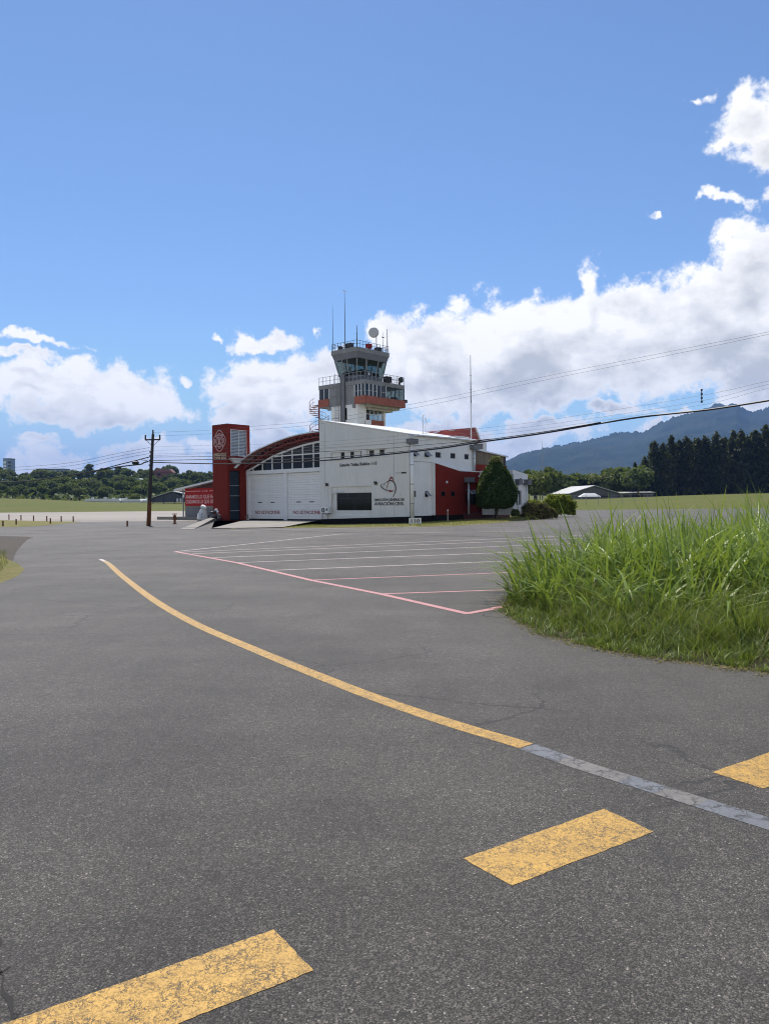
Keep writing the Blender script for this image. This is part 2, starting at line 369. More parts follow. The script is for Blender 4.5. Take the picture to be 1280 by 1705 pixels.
def empty(name, loc, rz=0., label=None, cat=None, group=None):
    o = bpy.data.objects.new(name, None); COL.objects.link(o); o.location = loc; o.rotation_euler = (0, 0, rz); o.empty_display_size = .3
    return tag(o, label, cat, group)
def raw(name, verts, faces, m, parent=None, attr=None):
    me = bpy.data.meshes.new(name); nv = len(verts); k = faces.shape[1]; nf = len(faces)
    me.vertices.add(nv); me.vertices.foreach_set('co', np.ascontiguousarray(verts, dtype=np.float32).ravel())
    me.loops.add(nf * k); me.loops.foreach_set('vertex_index', np.ascontiguousarray(faces, dtype=np.int32).ravel())
    me.polygons.add(nf); me.polygons.foreach_set('loop_start', np.arange(0, nf * k, k, dtype=np.int32))
    me.update(calc_edges=True); me.materials.append(m); return me
def flat(name, pts, z, m, kind='structure', parent=None):
    n = len(pts); tri = tessellate_polygon([[Vector((p[0], p[1], 0)) for p in pts]])
    me = bpy.data.meshes.new(name)
    fs = []
    for a, c, d in tri:
        A, B, C = pts[a], pts[c], pts[d]
        up = (B[0] - A[0]) * (C[1] - A[1]) - (B[1] - A[1]) * (C[0] - A[0])
        fs.append((a, c, d) if up > 0 else (a, d, c))
    me.from_pydata([(p[0], p[1], z) for p in pts], [], fs); me.materials.append(m)
    o = link(name, me, parent)
    if kind: o['kind'] = kind
    return o
def ribbon(name, pts, w, z, m):
    pts = [Vector((p[0], p[1], 0)) for p in pts]; L = []; Rr = []
    for i, p in enumerate(pts):
        d = (pts[min(i + 1, len(pts) - 1)] - pts[max(i - 1, 0)]).normalized(); n = Vector((-d.y, d.x, 0)) * (w / 2)
        L.append(p + n); Rr.append(p - n)
    return flat(name, [tuple(p) for p in L + Rr[::-1]], z, m)
def smooth_path(pts, n=8):
    out = []; P = [Vector(p) for p in pts]
    for i in range(len(P) - 1):
        p0, p1, p2, p3 = P[max(i - 1, 0)], P[i], P[i + 1], P[min(i + 2, len(P) - 1)]
        for k in range(n):
            s = k / n
            out.append(.5 * ((2 * p1) + (p2 - p0) * s + (2 * p0 - 5 * p1 + 4 * p2 - p3) * s * s + (3 * p1 - p0 - 3 * p2 + p3) * s ** 3))
    return out + [P[-1]]
_dg = None
def text(name, string, m, parent, origin, xdir, up, width=None, height=None, depth=.012, font_shear=0., label=None, bold=.018):
    """lettering as a mesh: baseline starts at origin, runs along xdir, width/height in metres"""
    cu = bpy.data.curves.new(name, 'FONT'); cu.body = string; cu.extrude = .02; cu.offset = bold; cu.resolution_u = 3; cu.shear = font_shear
    o = bpy.data.objects.new(name, cu); COL.objects.link(o)
    me = bpy.data.meshes.new_from_object(o.evaluated_get(bpy.context.evaluated_depsgraph_get()))
    bpy.data.objects.remove(o); bpy.data.curves.remove(cu)
    n = len(me.vertices); c = np.zeros(n * 3, np.float32); me.vertices.foreach_get('co', c); c = c.reshape(-1, 3)
    x0, x1 = c[:, 0].min(), c[:, 0].max(); H = .70
    sy = (height / H) if height else None; sx = width / (x1 - x0) if width else sy
    if sy is None: sy = sx
    xd, ud = np.array(xdir, float), np.array(up, float); nd = np.cross(xd, ud)
    q = np.array(origin) + np.outer((c[:, 0] - x0) * sx, xd) + np.outer(c[:, 1] * sy, ud) + np.outer((c[:, 2] / .02) * depth / 2 + depth / 2, nd)
    me.vertices.foreach_set('co', q.astype(np.float32).ravel()); me.update()
    me.materials.clear(); me.materials.append(m); ob = link(name, me, parent)
    if label: ob['label'] = label
    return ob
# ------------------------------------------------------------------ terrain
def sstep(x, a, b):
    s = np.clip((x - a) / (b - a), 0, 1); return s * s * (3 - 2 * s)
def terrain(x, y):
    x = np.asarray(x, float); y = np.asarray(y, float); a = x / np.maximum(y, 1.0)
    wl = sstep(-a, .05, .20); wr = 1 - wl
    mound = sstep(-a, .32, .52)
    hl = sstep(y, 185, 420) * (2.6 + 3.0 * mound) + sstep(y, 425, 760) * 21 * (1 - .2 * sstep(-a, .3, .6)) + sstep(y, 900, 2200) * 10
    hr = sstep(y, 128, 350) * (2.2 + 1.6 * sstep(a, .2, .5)) + sstep(y, 380, 1500) * 16
    und = (np.sin(x * .013 + y * .007) + np.sin(x * .029 - y * .017 + 2)) * .25 * sstep(y, 200, 420)
    base_ = -.03 - .6 * (1 - sstep(y, 66, 75))
    return base_ + wl * hl + wr * hr + und
ys = np.concatenate([np.linspace(-60, 60, 9), np.linspace(75, 500, 52), np.geomspace(520, 14000, 40)])
xs = np.concatenate([-np.geomspace(14000, 320, 16), np.linspace(-300, 300, 61), np.geomspace(320, 14000, 16)])
X, Y = np.meshgrid(xs, ys); Z = terrain(X, Y)
idx = np.arange(X.size).reshape(X.shape)
fc = np.stack([idx[:-1, :-1], idx[:-1, 1:], idx[1:, 1:], idx[1:, :-1]], -1).reshape(-1, 4)
gme = raw('ground', np.stack([X, Y, Z], -1).reshape(-1, 3), fc, M['grass']); gme.polygons.foreach_set('use_smooth', [True] * len(gme.polygons))
tag(link('ground', gme), kind='structure')

# ------------------------------------------------------------------ building frame: x runs back along the side wall, y along the front wall
BROT = R(48.5); C0 = Vector((1.959, 60.0, 0)); _c, _s = math.cos(BROT), math.sin(BROT)
def bw(v, u, z=0.): return Vector((C0.x + v * _c - u * _s, C0.y + v * _s + u * _c, z))
def frame(name, label, cat, v, u, z=0., group=None): return empty(name, bw(v, u, z), BROT, label, cat, group)
FRONT = lambda p, q, w: (w, p, q)      # (u, z) polygon swept in v
SIDE = lambda p, q, w: (p, w, q)       # (v, z) polygon swept in u
rect = lambda a, b, c, d: [(a, c), (b, c), (b, d), (a, d)]

P = lambda *a: [tuple(gp(*q)[:2]) for q in a]
flat('runway', [(-260, 76), (-14, 72), (-13, 180), (-260, 205)], -.012, M['tarmac'])
flat('road', [(-7, -14), (-7.6, 8), (-8.6, 17.2), (-10.2, 21), (-13.5, 28.2), (-18.2, 39.5), (-20.6, 40.8), (-90, 43), (-90, 76.5), (-14, 74)] + [tuple(bw(-.9, 24)[:2])] + P((352, 880.5), (470, 879), (560, 878.6), (690, 877.4), (760, 875.5), (820, 871.5), (870, 866.5), (905, 862)) + [(25, 124), (120, 118), (140, 90), (60, 60), (60, -14)], -.0018, M['road'])
flat('parking_area', P((780, 1022), (292, 918.5), (600, 888)) + [(16, 42), (24, 38), (14, 12.5), (3.2, 12.3)], -.0008, M['park'])
flat('verge', P((0, 878), (60, 876.3), (122, 870.5), (135, 868.5), (80, 868), (30, 866.6), (0, 865.8)), .004, M['lawn'])
flat('left_verge', [(-7.9, 15.6), (-8.4, 17.6), (-9.1, 19.4), (-10.1, 21.2), (-11.4, 23.2), (-12.7, 25.4), (-13.6, 26.8), (-14.6, 27.6), (-16.0, 28.2), (-17, 30.4), (-30, 31), (-30, 8), (-7.3, 8)], -.0002, M['lawn'])
flat('gravel_shoulder', [(-10.1, 20.8), (-11.3, 23.4), (-12.5, 26.0), (-13.45, 28.2), (-15.5, 33), (-16.9, 36.4), (-18.0, 39.4), (-20.2, 40.9), (-26, 41.2), (-60, 42.5), (-60, 26)], -.0009, M['gravel'])
flat('grass_bank', P((846, 990), (838, 1020), (900, 1057), (1000, 1080), (1100, 1097), (1280, 1120)) + [(6, 5.3), (12, 3.6), (30, 3), (30, 21), (9, 19.5), (4.6, 17.2)], .0015, M['soil'])

# runway and taxiway edge lines
ribbon('road_marking', P((0, 868.4), (130, 866.4), (300, 865.2)), 1.0, 0.0, M['concrete'])
ribbon('road_marking', P((800, 873.8), (690, 876.6), (560, 880), (380, 884)), .16, .002, M['pale'])

# road markings
yl = smooth_path([gp(*q) for q in ((167, 931), (180, 938), (200, 956), (230, 980), (270, 1008), (330, 1041), (420, 1080), (520, 1121), (620, 1160), (740, 1201), (876, 1242))])
ribbon('road_marking', yl[10:], .145, 0., M['yellow'])
ribbon('road_marking', yl[5:11], .13, .0006, M['yellow_old']); ribbon('road_marking', yl[:6], .11, .0003, M['pale'])
cov = smooth_path([gp(*q) for q in ((878, 1243), (960, 1272), (1040, 1297), (1100, 1316), (1168, 1337), (1215, 1352), (1290, 1375), (1400, 1412))], 4)
for i0, i1, mm in ((0, 3, 'blot_blue'), (3, 8, 'blot_grey'), (8, 12, 'blot_blue'), (12, 16, 'blot_grey'), (16, 22, 'blot_blue'), (22, 28, 'blot_blue')):
    ribbon('covered_road_marking', cov[i0:i1 + 1], .15, .0003 * (i0 % 2), M[mm])
def quad_mark(pts):
    out_ = []
    for (x0, y0), (x1, y1) in zip(pts, pts[1:] + pts[:1]):
        n_ = max(2, int(math.hypot(x1 - x0, y1 - y0) / .022)); d_ = Vector((y1 - y0, x0 - x1)).normalized(); w_ = 0.
        for i in range(n_):
            w_ = w_ * .55 + random.gauss(0, .0014); s_ = i / n_; out_.append((x0 + (x1 - x0) * s_ + d_.x * w_, y0 + (y1 - y0) * s_ + d_.y * w_))
    flat('road_dash', out_, 0., M['yellow'])
A, B, C, D = [gp(*q) for q in ((770, 1430), (1005, 1347), (1088, 1385), (852, 1475))]
quad_mark([A[:2], B[:2], C[:2], D[:2]])
ln = (B - A + C - D) * .5; wd = (C - B + D - A) * .5
e0, e1 = gp(455, 1548), gp(522, 1616); quad_mark([(e0 - ln * 1.02)[:2], e0[:2], e1[:2], (e1 - ln * 1.02)[:2]])
s0, s1 = gp(1185, 1286), gp(1185 + 87, 1286 + 26); s1 = s0 + wd; quad_mark([s0[:2], (s0 + ln)[:2], (s1 + ln)[:2], s1[:2]])
# pink and pale parking lines
pl = lambda m, w, z, *a: ribbon('parking_line', P(*a), w, z, M[m])
pl('pink', .13, .002, (780.5, 1022.5), (633, 989), (517, 966), (394, 937), (291, 918.5))
pl('pink', .13, .0027, (779, 1021.5), (812, 1015.5), (850, 1007))
for m_, w_, a_, b_ in (('pink', .10, (633, 989), (1000, 977)), ('pink', .10, (517, 966), (1000, 947.5)), ('pale', .10, (447, 950), (1000, 928)), ('pale', .10, (394, 937), (1000, 914)),
                       ('pale', .10, (353, 928.7), (1000, 903)), ('pale', .10, (321, 922), (1000, 895)), ('pale', .10, (300, 919.5), (1000, 890))):
    pl(m_, w_, .0013, a_, b_)
pl('pale', .11, .0004, (292, 918.5), (430, 904), (570, 888.8), (875, 884.5))

# lawn rising to the foot of the walls, with concrete aprons
lb = MB(); fr = P((470, 879), (560, 878.6), (690, 877.4), (760, 875.5), (820, 871.5), (870, 866.5), (905, 862)); n = len(fr)
bk = [tuple(bw(*q)[:2]) for q in ((-.3, 12.5), (-.3, 9.5), (-.3, -.4), (3, -1.0), (7, -1.4), (11.6, -4.0), (14.5, -4.5))]
vs = []
BKZ = (-.30, -.30, -.06, .03, .08, .25, .30)
for k in range(7):
    s = k / 6
    for a, b, zb in zip(fr, bk, BKZ): vs.append((a[0] + (b[0] - a[0]) * s, a[1] + (b[1] - a[1]) * s, .006 + zb * s))
fs = [(k * n + i, k * n + i + 1, (k + 1) * n + i + 1, (k + 1) * n + i) for k in range(6) for i in range(n - 1)]
lb.add(vs, fs); lo = lb.build('lawn', M['lawn']); lo['kind'] = 'structure'; LAWN = (fr, bk)
ap = [gp(*q) for q in ((352, 880.5), (470, 878.6), (508, 871))]
flat('concrete_apron', [tuple(ap[0][:2]), tuple(ap[1][:2]), tuple(ap[2][:2]), tuple(bw(.2, 10.6)[:2]), tuple(bw(.2, 20.6)[:2])], .035, M['concrete'])
rp = MB(); A0, A1 = gp(300, 880.5), gp(322, 881.5); B0, B1 = bw(-.9, 24.2, .38), bw(-1.9, 22.2, .38)
rp.hexa([(A0.x, A0.y, -.05), (A1.x, A1.y, -.05), (B1.x, B1.y, -.05), (B0.x, B0.y, -.05)], [(A0.x, A0.y, .01), (A1.x, A1.y, .01), B1, B0])
rp.build('concrete_ramp', M['concrete'])['kind'] = 'structure'
pf = MB(); b_ = [bw(-.9, 23.2), bw(-.9, 34.2), bw(6, 36.4), bw(6, 23.2)]
pf.hexa([(p.x, p.y, -.05) for p in b_], [(p.x, p.y, .30) for p in b_]); o_ = pf.build('platform_slab', M['concrete']); o_['kind'] = 'structure'

# cracks and tar seams in the asphalt
def crack(label_pts, w0, seed):
    rr = random.Random(seed); path = [gp(*q) for q in label_pts]; out_ = []
    for a, b in zip(path[:-1], path[1:]):
        n_ = max(3, int((b - a).length / (.05 if a.y < 8 else .4))); d_ = (b - a).normalized(); nn = Vector((-d_.y, d_.x, 0))
        out_ += [a + (b - a) * (i / n_) + nn * rr.gauss(0, .012 if a.y < 8 else .10) for i in range(n_)]
    b_ = MB(); L_, Q_ = [], []
    for i, p in enumerate(out_):
        d_ = (out_[min(i + 1, len(out_) - 1)] - out_[max(i - 1, 0)]).normalized(); nn = Vector((-d_.y, d_.x, 0)) * w0 * rr.uniform(.2, 1.) * .5
        L_.append(p + nn); Q_.append(p - nn)
    n_ = len(out_); b_.add([(p.x, p.y, -.0004) for p in L_ + Q_], [(i, i + 1, n_ + i + 1, n_ + i) for i in range(n_ - 1)]); b_.build('asphalt_crack', M['crack'])['kind'] = 'structure'
crack([(-12, 1560), (2, 1612), (14, 1650), (20, 1700), (30, 1730)], .022, 1); crack([(2, 1612), (-10, 1650), (-30, 1700)], .014, 2); crack([(20, 1690), (34, 1698), (52, 1700)], .010, 3)
crack([(18, 924), (40, 922), (62, 921)], .16, 4); crack([(14, 931), (32, 930)], .14, 5); crack([(0, 893.5), (30, 893.2), (58, 893)], .22, 6)
crack([(150, 878.5), (190, 879), (240, 880), (330, 882)], .10, 7); crack([(205, 884), (240, 884.5), (300, 886)], .12, 8); crack([(845, 1030), (820, 1024), (800, 1021)], .05, 9)

# ------------------------------------------------------------------ fire station
FS = frame('fire_station', 'grey and white fire station with red side bay and arched roof over garage doors', 'building', 0, 0)
lft = [(0, .45), (10.05, .18), (10.05, 8.72), (0, 6.86)]
h_rec, h_w1, h_w2 = rect(3.99, 8.68, .5, 2.94), rect(5.08, 8.67, 5.24, 5.86), rect(2.34, 4.53, 5.3, 5.86)
MB().holed(lft, [h_rec, h_w1, h_w2], 0, .3, FRONT).build('front_wall', M['greywall'], FS)
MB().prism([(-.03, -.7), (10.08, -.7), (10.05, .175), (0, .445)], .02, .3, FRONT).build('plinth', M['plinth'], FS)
# shallow niche round the big window
MB().holed(h_rec, [rect(4.02, 8.14, .94, 2.40)], .12, .28, FRONT).build('niche', M['greywall'], FS)
w = MB().prism(rect(4.02, 8.14, .94, 2.40), .20, .24, FRONT).build('window', M['inner'], FS)
for a, b, c, d in ((4.06, 5.4, 1.98, 2.36), (5.44, 6.8, 1.98, 2.36), (6.84, 8.1, 1.98, 2.36), (4.06, 6.05, .97, 1.94), (6.1, 8.1, .97, 1.94)):
    MB().prism(rect(a, b, c, d), .165, .195, FRONT).build('pane', M['glassdark'], w)
fm = MB()
for a, b, c, d in ((4.02, 8.14, 1.94, 1.98), (4.02, 8.14, .94, .97), (4.02, 8.14, 2.36, 2.40), (5.40, 5.44, 1.98, 2.36), (6.8, 6.84, 1.98, 2.36), (6.05, 6.10, .97, 1.94)):
    fm.prism(rect(a, b, c, d), .15, .2, FRONT)
fm.build('window_frame', M['dark'], w)
for (hh, darks) in ((h_w1, ((7.16, 7.61), (6.05, 6.49), (5.10, 5.30))), (h_w2, ((3.80, 4.33), (2.69, 3.21)))):
    u0, u1, z0, z1 = hh[0][0], hh[1][0], hh[0][1], hh[2][1]
    w = MB().holed(rect(u0, u1, z0, z1), [rect(a, b, z0 + .1, z1 - .03) for a, b in darks], .14, .28, FRONT).build('window_band', M['greywall'], FS)
    for a, b in darks: MB().prism(rect(a, b, z0 + .1, z1 - .03), .2, .23, FRONT).build('pane', M['glassdark'], w)
    MB().prism(rect(u0 - .06, u1 + .06, z0 - .05, z0 - .003), -.06, .1, FRONT).build('sill', M['greywall'], w)
for u in (9.38, 1.56): MB().prism(rect(u - .012, u + .012, .5, 6.9 if u < 3 else 8.4), -.003, .0, FRONT).build('wall_joint', M['midgrey'], FS)
# parapet cap and main roof
MB().prism([(-.05, 6.862), (10.07, 8.725), (10.07, 8.80), (-.05, 6.935)], -.06, .34, FRONT).build('parapet_cap', M['frame'], FS)
MB().prism([(-.25, 6.80), (-.25, 6.89), (10.0, 8.78), (10.0, 8.69)], .345, 9.35, FRONT).build('roof', M['galv'], FS)
# side wall
sw = [(.3, .48), (6.75, .48), (6.75, 4.1), (8.8, 4.1), (8.8, 6.82), (.3, 6.82)]
upw = [(.42, .98), (1.95, 2.55), (3.35, 4.12), (5.38, 6.12), (7.36, 8.06)]
low = [(.42, .82), (1.95, 2.4)]
MB().holed(sw, [rect(a, b, 5.18, 5.62) for a, b in upw] + [rect(a, b, 1.98, 2.46) for a, b in low], 0, .3, SIDE).build('side_wall', M['white'], FS)
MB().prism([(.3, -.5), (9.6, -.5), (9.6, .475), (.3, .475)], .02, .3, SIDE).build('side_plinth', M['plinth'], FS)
for i, (a, b, z0, z1) in enumerate([(a, b, 5.18, 5.62) for a, b in upw] + [(a, b, 1.98, 2.46) for a, b in low]):
    f = MB().holed(rect(a, b, z0, z1), [rect(a + .05, b - .05, z0 + .05, z1 - .05)], .10, .16, SIDE).build('window', M['dark'], FS)
    MB().prism(rect(a + .05, b - .05, z0 + .05, z1 - .05), .12, .15, SIDE).build('pane', M['glassdark'], f)
    if i in (0, 1, 6):
        q = MB(); q.hexa([(a, .08, z1 - .02), (b, .08, z1 - .02), (b, -.34, z0 + .06), (a, -.34, z0 + .06)], [(a, .08, z1), (b, .08, z1), (b, -.34, z0 + .09), (a, -.34, z0 + .09)])
        q.build('open_sash', M['steel'], f)
MB().box(.3, 2.86, -.012, 0, 4.76, 4.79).build('wall_line', M['midgrey'], FS)
# downpipes with hopper heads
def downpipe(v, u, z0, z1, w=.95, pr=.11, m='galv', hm='midgrey', hh=.34):
    p = MB().tube([(v, u, z0), (v, u, z1)], pr, 10).build('downpipe', M[m], FS, True)
    b = MB(); b.box(v - w / 2, v + w / 2, u - .30, u + .18, z1, z1 + hh); b.box(v - w / 2 - .03, v + w / 2 + .03, u - .33, u + .21, z1 + hh, z1 + hh + .04)
    b.build('hopper_head', M[hm], p)
    for z in np.arange(z0 + 1.1, z1 - .3, 1.5): MB().tube([(v, u, z), (v, u, z + .06)], pr + .02, 10).build('pipe_clip', M['steel'], p)
downpipe(.14, -.16, .35, 6.12, .92, .15, 'white')
downpipe(8.62, -.16, 4.15, 6.05, .85)
downpipe(10.2, .6, 5.6, 6.2, .85, hh=.42)
# red bay
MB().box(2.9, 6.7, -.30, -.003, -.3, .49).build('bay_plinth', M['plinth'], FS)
MB().prism([(2.86, .5), (6.75, .5), (6.75, 4.09), (6.25, 4.12), (2.86, 4.70)], -.32, -.003, SIDE).build('red_bay', M['red'], FS)
rb = bpy.data.objects['red_bay']
MB().prism([(2.84, 4.705), (6.25, 4.125), (9.6, 4.10), (9.6, 4.17), (6.25, 4.195), (2.84, 4.775)], -.36, -.004, SIDE).build('coping', M['white'], rb)
MB().box(2.80, 2.855, -.34, -.003, .5, 4.76).build('edge_trim', M['frame'], rb)
for a, b in ((3.62, 4.18), (4.95, 5.5)):
    wv = MB().holed(rect(a, b, 2.0, 2.46), [rect(a + .06, b - .06, 2.06, 2.40)], -.345, -.321, SIDE).build('window', M['maroon'], rb)
    MB().prism(rect(a + .06, b - .06, 2.06, 2.40), -.335, -.3215, SIDE).build('pane', M['glassdark'], wv)
lp = MB().lathe([(0, -.02), (.12, -.02), (.12, .05), (.0, .12)], 10, (0, 0, 0)); lp.v = [(4.4 + x, -.33 - z, 3.18 + y) for x, y, z in lp.v]; lp.build('round_lamp', M['frame'], rb, True)
MB().box(6.753, 14.0, -.32, -.003, 3.2, 4.09).build('bay_lintel', M['red'], FS)
MB().box(6.753, 14.0, .15, .3, .5, 3.2).build('bay_back_wall', M['red'], FS)
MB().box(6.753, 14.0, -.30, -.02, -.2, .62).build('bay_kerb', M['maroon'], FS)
MB().box(9.6, 14.0, -.01, .29, 4.09, 4.80).build('upper_red_wall', M['red'], FS)
MB().box(8.805, 9.6, -.005, .29, 4.18, 4.80).build('upper_red_wall', M['red'], FS)
downpipe(7.35, -.42, .5, 3.2, .95, .10, 'galv', 'midgrey', .38)
aw = MB().prism(rect(7.75, 13.0, 1.3, 2.2), .10, .145, SIDE).build('shop_window', M['glassdark'], FS)
for k in range(9):
    q = MB(); a = 7.8 + k * .42
    q.hexa([(a, .12, 2.55), (a + .37, .12, 2.55), (a + .37, -.42, 2.22), (a, -.42, 2.22)], [(a, .12, 2.58), (a + .37, .12, 2.58), (a + .37, -.42, 2.25), (a, -.42, 2.25)])
    q.build('awning_strip', M['galv'] if k % 2 == 0 else M['steel'], aw)
fl = MB(); fl.tube([(8.9, -.34, 3.75), (8.9, -.5, 3.78)], .04); fl.lathe([(0, -.08), (.09, -.06), (.09, .06), (0, .08)], 10, (8.82, -.5, 3.74)); fl.lathe([(0, -.08), (.09, -.06), (.09, .06), (0, .08)], 10, (9.0, -.52, 3.92)); fl.build('floodlight', M['frame'], FS)
# brown panelled upper storey with its sloping roof
up = empty('brown_panel_wall', (0, 0, 0)); up.parent = FS
for k in range(6):
    a, b = 8.83 + k * .775, 8.83 + (k + 1) * .775 - .03; za = 6.02 - (a - 8.8) * .09; zb = 6.02 - (b - 8.8) * .09
    MB().prism([(a, 4.805), (b, 4.805), (b, zb), (a, za)], -.03 + .012 * (k % 2), .25, SIDE).build('wall_panel', M['wood'], up)
MB().box(13.52, 13.8, -.03, 6, 4.805, 5.6).build('end_panel', M['dark'], up)
MB().prism([(8.8, 6.03), (13.9, 5.57), (13.9, 5.68), (8.8, 6.14)], -.25, 8, SIDE).build('wing_roof', M['galv'], FS)
MB().box(8.85, 13.4, .31, 8, .5, 5.5).build('rear_wing_wall', M['white'], FS)
# white entrance block at the far right
MB().box(.31, 15.5, 3.2, 9.9, -.1, 7.2).build('rear_hall', M['white'], FS)
MB().holed(rect(9.45, 11.5, .42, 3.62), [rect(9.9, 10.75, 1.25, 2.46)], -3.5, -3.25, SIDE).build('entrance_wall', M['white'], FS)
eb = bpy.data.objects['entrance_wall']
MB().box(11.28, 11.5, -3.248, -.35, .42, 3.62).build('entrance_side', M['white'], eb)
MB().box(9.45, 9.67, -3.248, -.35, .42, 3.62).build('entrance_side', M['white'], eb)
MB().prism(rect(9.9, 10.75, 1.25, 2.46), -3.36, -3.32, SIDE).build('window', M['glassdark'], eb)
MB().box(9.4, 11.62, -3.6, -3.3, 3.1, 3.80).build('entrance_fascia', M['white'], eb)
b_ = MB(); b_.hexa([(9.2, -3.62, 3.802), (11.64, -3.62, 3.802), (11.64, -.35, 3.802), (9.2, -.35, 3.802)], [(9.2, -3.62, 4.22), (11.64, -3.62, 3.84), (11.64, -.35, 3.84), (9.2, -.35, 4.22)])
b_.build('entrance_roof', M['frame'], FS)
for v in (9.85, 11.3): downpipe(v, -3.72, .4, 2.95, .55, .07, 'frame', 'midgrey', .42)
MB().box(10.35, 10.5, -3.66, -3.6, 3.2, 3.5).build('wall_lamp', M['dark'], eb)
# red clad volume behind and roof vents
rc = empty('red_clad_volume', (0, 0, 0)); rc.parent = FS
for k in range(7):
    z0, z1 = 6.9 + k * .30, 6.9 + k * .30 + .285
    top = lambda v: 7.95 + (v - 8.75) * .118
    if z1 > 7.9: 
        a = max(8.6, 8.75 + (z1 - 7.95) / .118)
    else: a = 8.6
    b = 18.55 - (z0 - 7.5) * .6
    if a < b - .3: MB().prism([(a - (.9 if a > 8.7 else 0), z0), (b, z0), (b - .17, z1), (a, z1)], 5.9 + .015 * (k % 2), 6.1, SIDE).build('cladding_sheet', M['redclad'], rc)
MB().prism([(8.6, 7.86), (17.57, 8.93), (17.57, 8.99), (8.6, 7.93)], 5.85, 9, SIDE).build('ridge_cap', M['redclad'], rc)
MB().prism([(17.6, 8.97), (18.75, 7.2), (18.62, 7.1), (17.45, 8.92)], 5.8, 9, SIDE).build('verge_trim', M['frame'], rc)
vp = MB(); vp.tube([(3.0, 1.0, 6.9), (3.0, 1.0, 8.6), (3.08, 1.0, 8.72), (3.2, 1.0, 8.7)], .03); vp.tube([(3.35, 1.0, 6.9), (3.35, 1.0, 8.5), (3.65, 1., 7.9)], .02); vp.build('vent_pipe', M['galv'], FS, True)
MB().box(6.7, 8.6, .35, 1.6, 6.95, 7.16).build('skylight', M['frame'], FS)
# fittings on the front wall
for u in (9.12, 3.48):
    b_ = MB(); b_.box(-.14, -.002, u - .10, u + .10, 3.02, 3.25); b_.box(-.18, -.14, u - .12, u + .12, 3.17, 3.28); b_.build('wall_lamp', M['dark'], FS)
b_ = MB(); b_.tube([(-.05, 9.0, 3.0), (-.05, 9.05, 2.75), (-.05, 9.05, 1.3)], .025); b_.tube([(-.05, 8.72, 1.2), (-.05, 8.6, 2.35), (-.05, 8.45, 2.47), (-.05, 7.2, 2.53)], .045); b_.build('conduit', M['frame'], FS)
MB().box(-.02, -.002, .30, .80, 3.83, 3.95).build('name_plate', M['dark'], FS); MB().box(-.015, -.002, .86, 1.38, 3.87, 3.92).build('name_plate', M['steel'], FS)
XF, UPV = (0, -1, 0), (0, 0, 1)
text('station_lettering', 'Estación Tobías Bolaños 1-10', M['blktxt'], FS, (-.004, 7.57, 4.64), XF, UPV, 4.18, .25, .02)
text('authority_lettering', 'DIRECCIÓN GENERAL DE', M['blktxt'], FS, (-.004, 3.68, 1.69), XF, UPV, 3.14, .20, .02)
text('authority_lettering', 'AVIACIÓN CIVIL', M['blktxt'], FS, (-.004, 3.68, 1.345), XF, UPV, 3.14, .25, .02)
# swoosh emblem (flat cut metal on the wall): local emblem coordinates a to the right, b up
def stroke(pts, ws, v0=-.012, v1=-.002, c=(2.18, 2.0)):
    path = smooth_path([(p[0], p[1], 0) for p in pts], 6); n = len(path); L, Q = [], []
    for i, p in enumerate(path):
        d = (path[min(i + 1, n - 1)] - path[max(i - 1, 0)]).normalized(); s = i / (n - 1) * (len(ws) - 1); k = min(int(s), len(ws) - 2); wd_ = ws[k] + (ws[k + 1] - ws[k]) * (s - k)
        L.append((c[0] - (p.x - d.y * wd_ / 2), c[1] + p.y + d.x * wd_ / 2)); Q.append((c[0] - (p.x + d.y * wd_ / 2), c[1] + p.y - d.x * wd_ / 2))
    b = MB()
    for i in range(n - 1): b.prism([L[i], L[i + 1], Q[i + 1], Q[i]], v0, v1, FRONT)
    return b
em = empty('swoosh_emblem', (0, 0, 0)); em.parent = FS
stroke([(.42, .0), (.66, .25), (.78, .58), (.74, .95), (.52, 1.22), (.22, 1.31), (-.05, 1.26), (-.32, 1.12), (-.52, 1.02)], [.02, .07, .11, .11, .10, .09, .06, .03, .02]).build('emblem_arc', M['blktxt'], em)
stroke([(-.63, 1.08), (-.78, .95), (-.70, .80), (-.45, .64), (-.10, .52), (.30, .47)], [.02, .06, .09, .07, .06, .09], -.024, -.014).build('emblem_orbit', M['blktxt'], em)
stroke([(.10, .50), (.35, .47), (.62, .50)], [.20, .12, .01], -.036, -.026).build('emblem_arrow', M['redtxt'], em)
stroke([(-.20, .55), (-.10, .85), (.05, 1.2), (.24, 1.50), (.40, 1.55), (.50, 1.38), (.53, 1.20)], [.02, .04, .05, .10, .14, .07, .03], -.048, -.038).build('emblem_mast', M['redtxt'], em)
stroke([(-.52, 1.10), (-.40, 1.0), (-.53, .82)], [.015, .02, .015], -.060, -.05).build('emblem_fin', M['blktxt'], em)

# arched garage front
GV = .6
arch = [(20.8, 4.82), (19.8, 5.11), (18.4, 5.58), (16.9, 6.07), (15.55, 6.37), (14.1, 6.65), (12.7, 6.87), (11.3, 7.02), (10.06, 7.10)]
roofe = [(21.0, 5.42), (19.5, 6.14), (18.05, 6.68), (16.6, 7.02), (15.25, 7.34), (13.9, 7.58), (12.6, 7.73), (11.3, 7.81), (10.07, 7.85)]
trl = [(20.6, 4.86), (19.7, 5.2), (18.08, 5.82), (16.65, 6.34), (15.26, 6.74), (13.48, 7.03), (11.75, 7.23), (10.07, 7.31)]
ip = lambda tb, u: float(np.interp(u, [p[0] for p in tb[::-1]], [p[1] for p in tb[::-1]]))
ev = lambda u: -.50 * max(0, (u - 10.5) / 10.3)          # the eave runs out a little to the left
ar = empty('arched_roof', (0, 0, 0)); ar.parent = FS
us = np.linspace(20.78, 10.07, 25)
b_ = MB(); sec = []
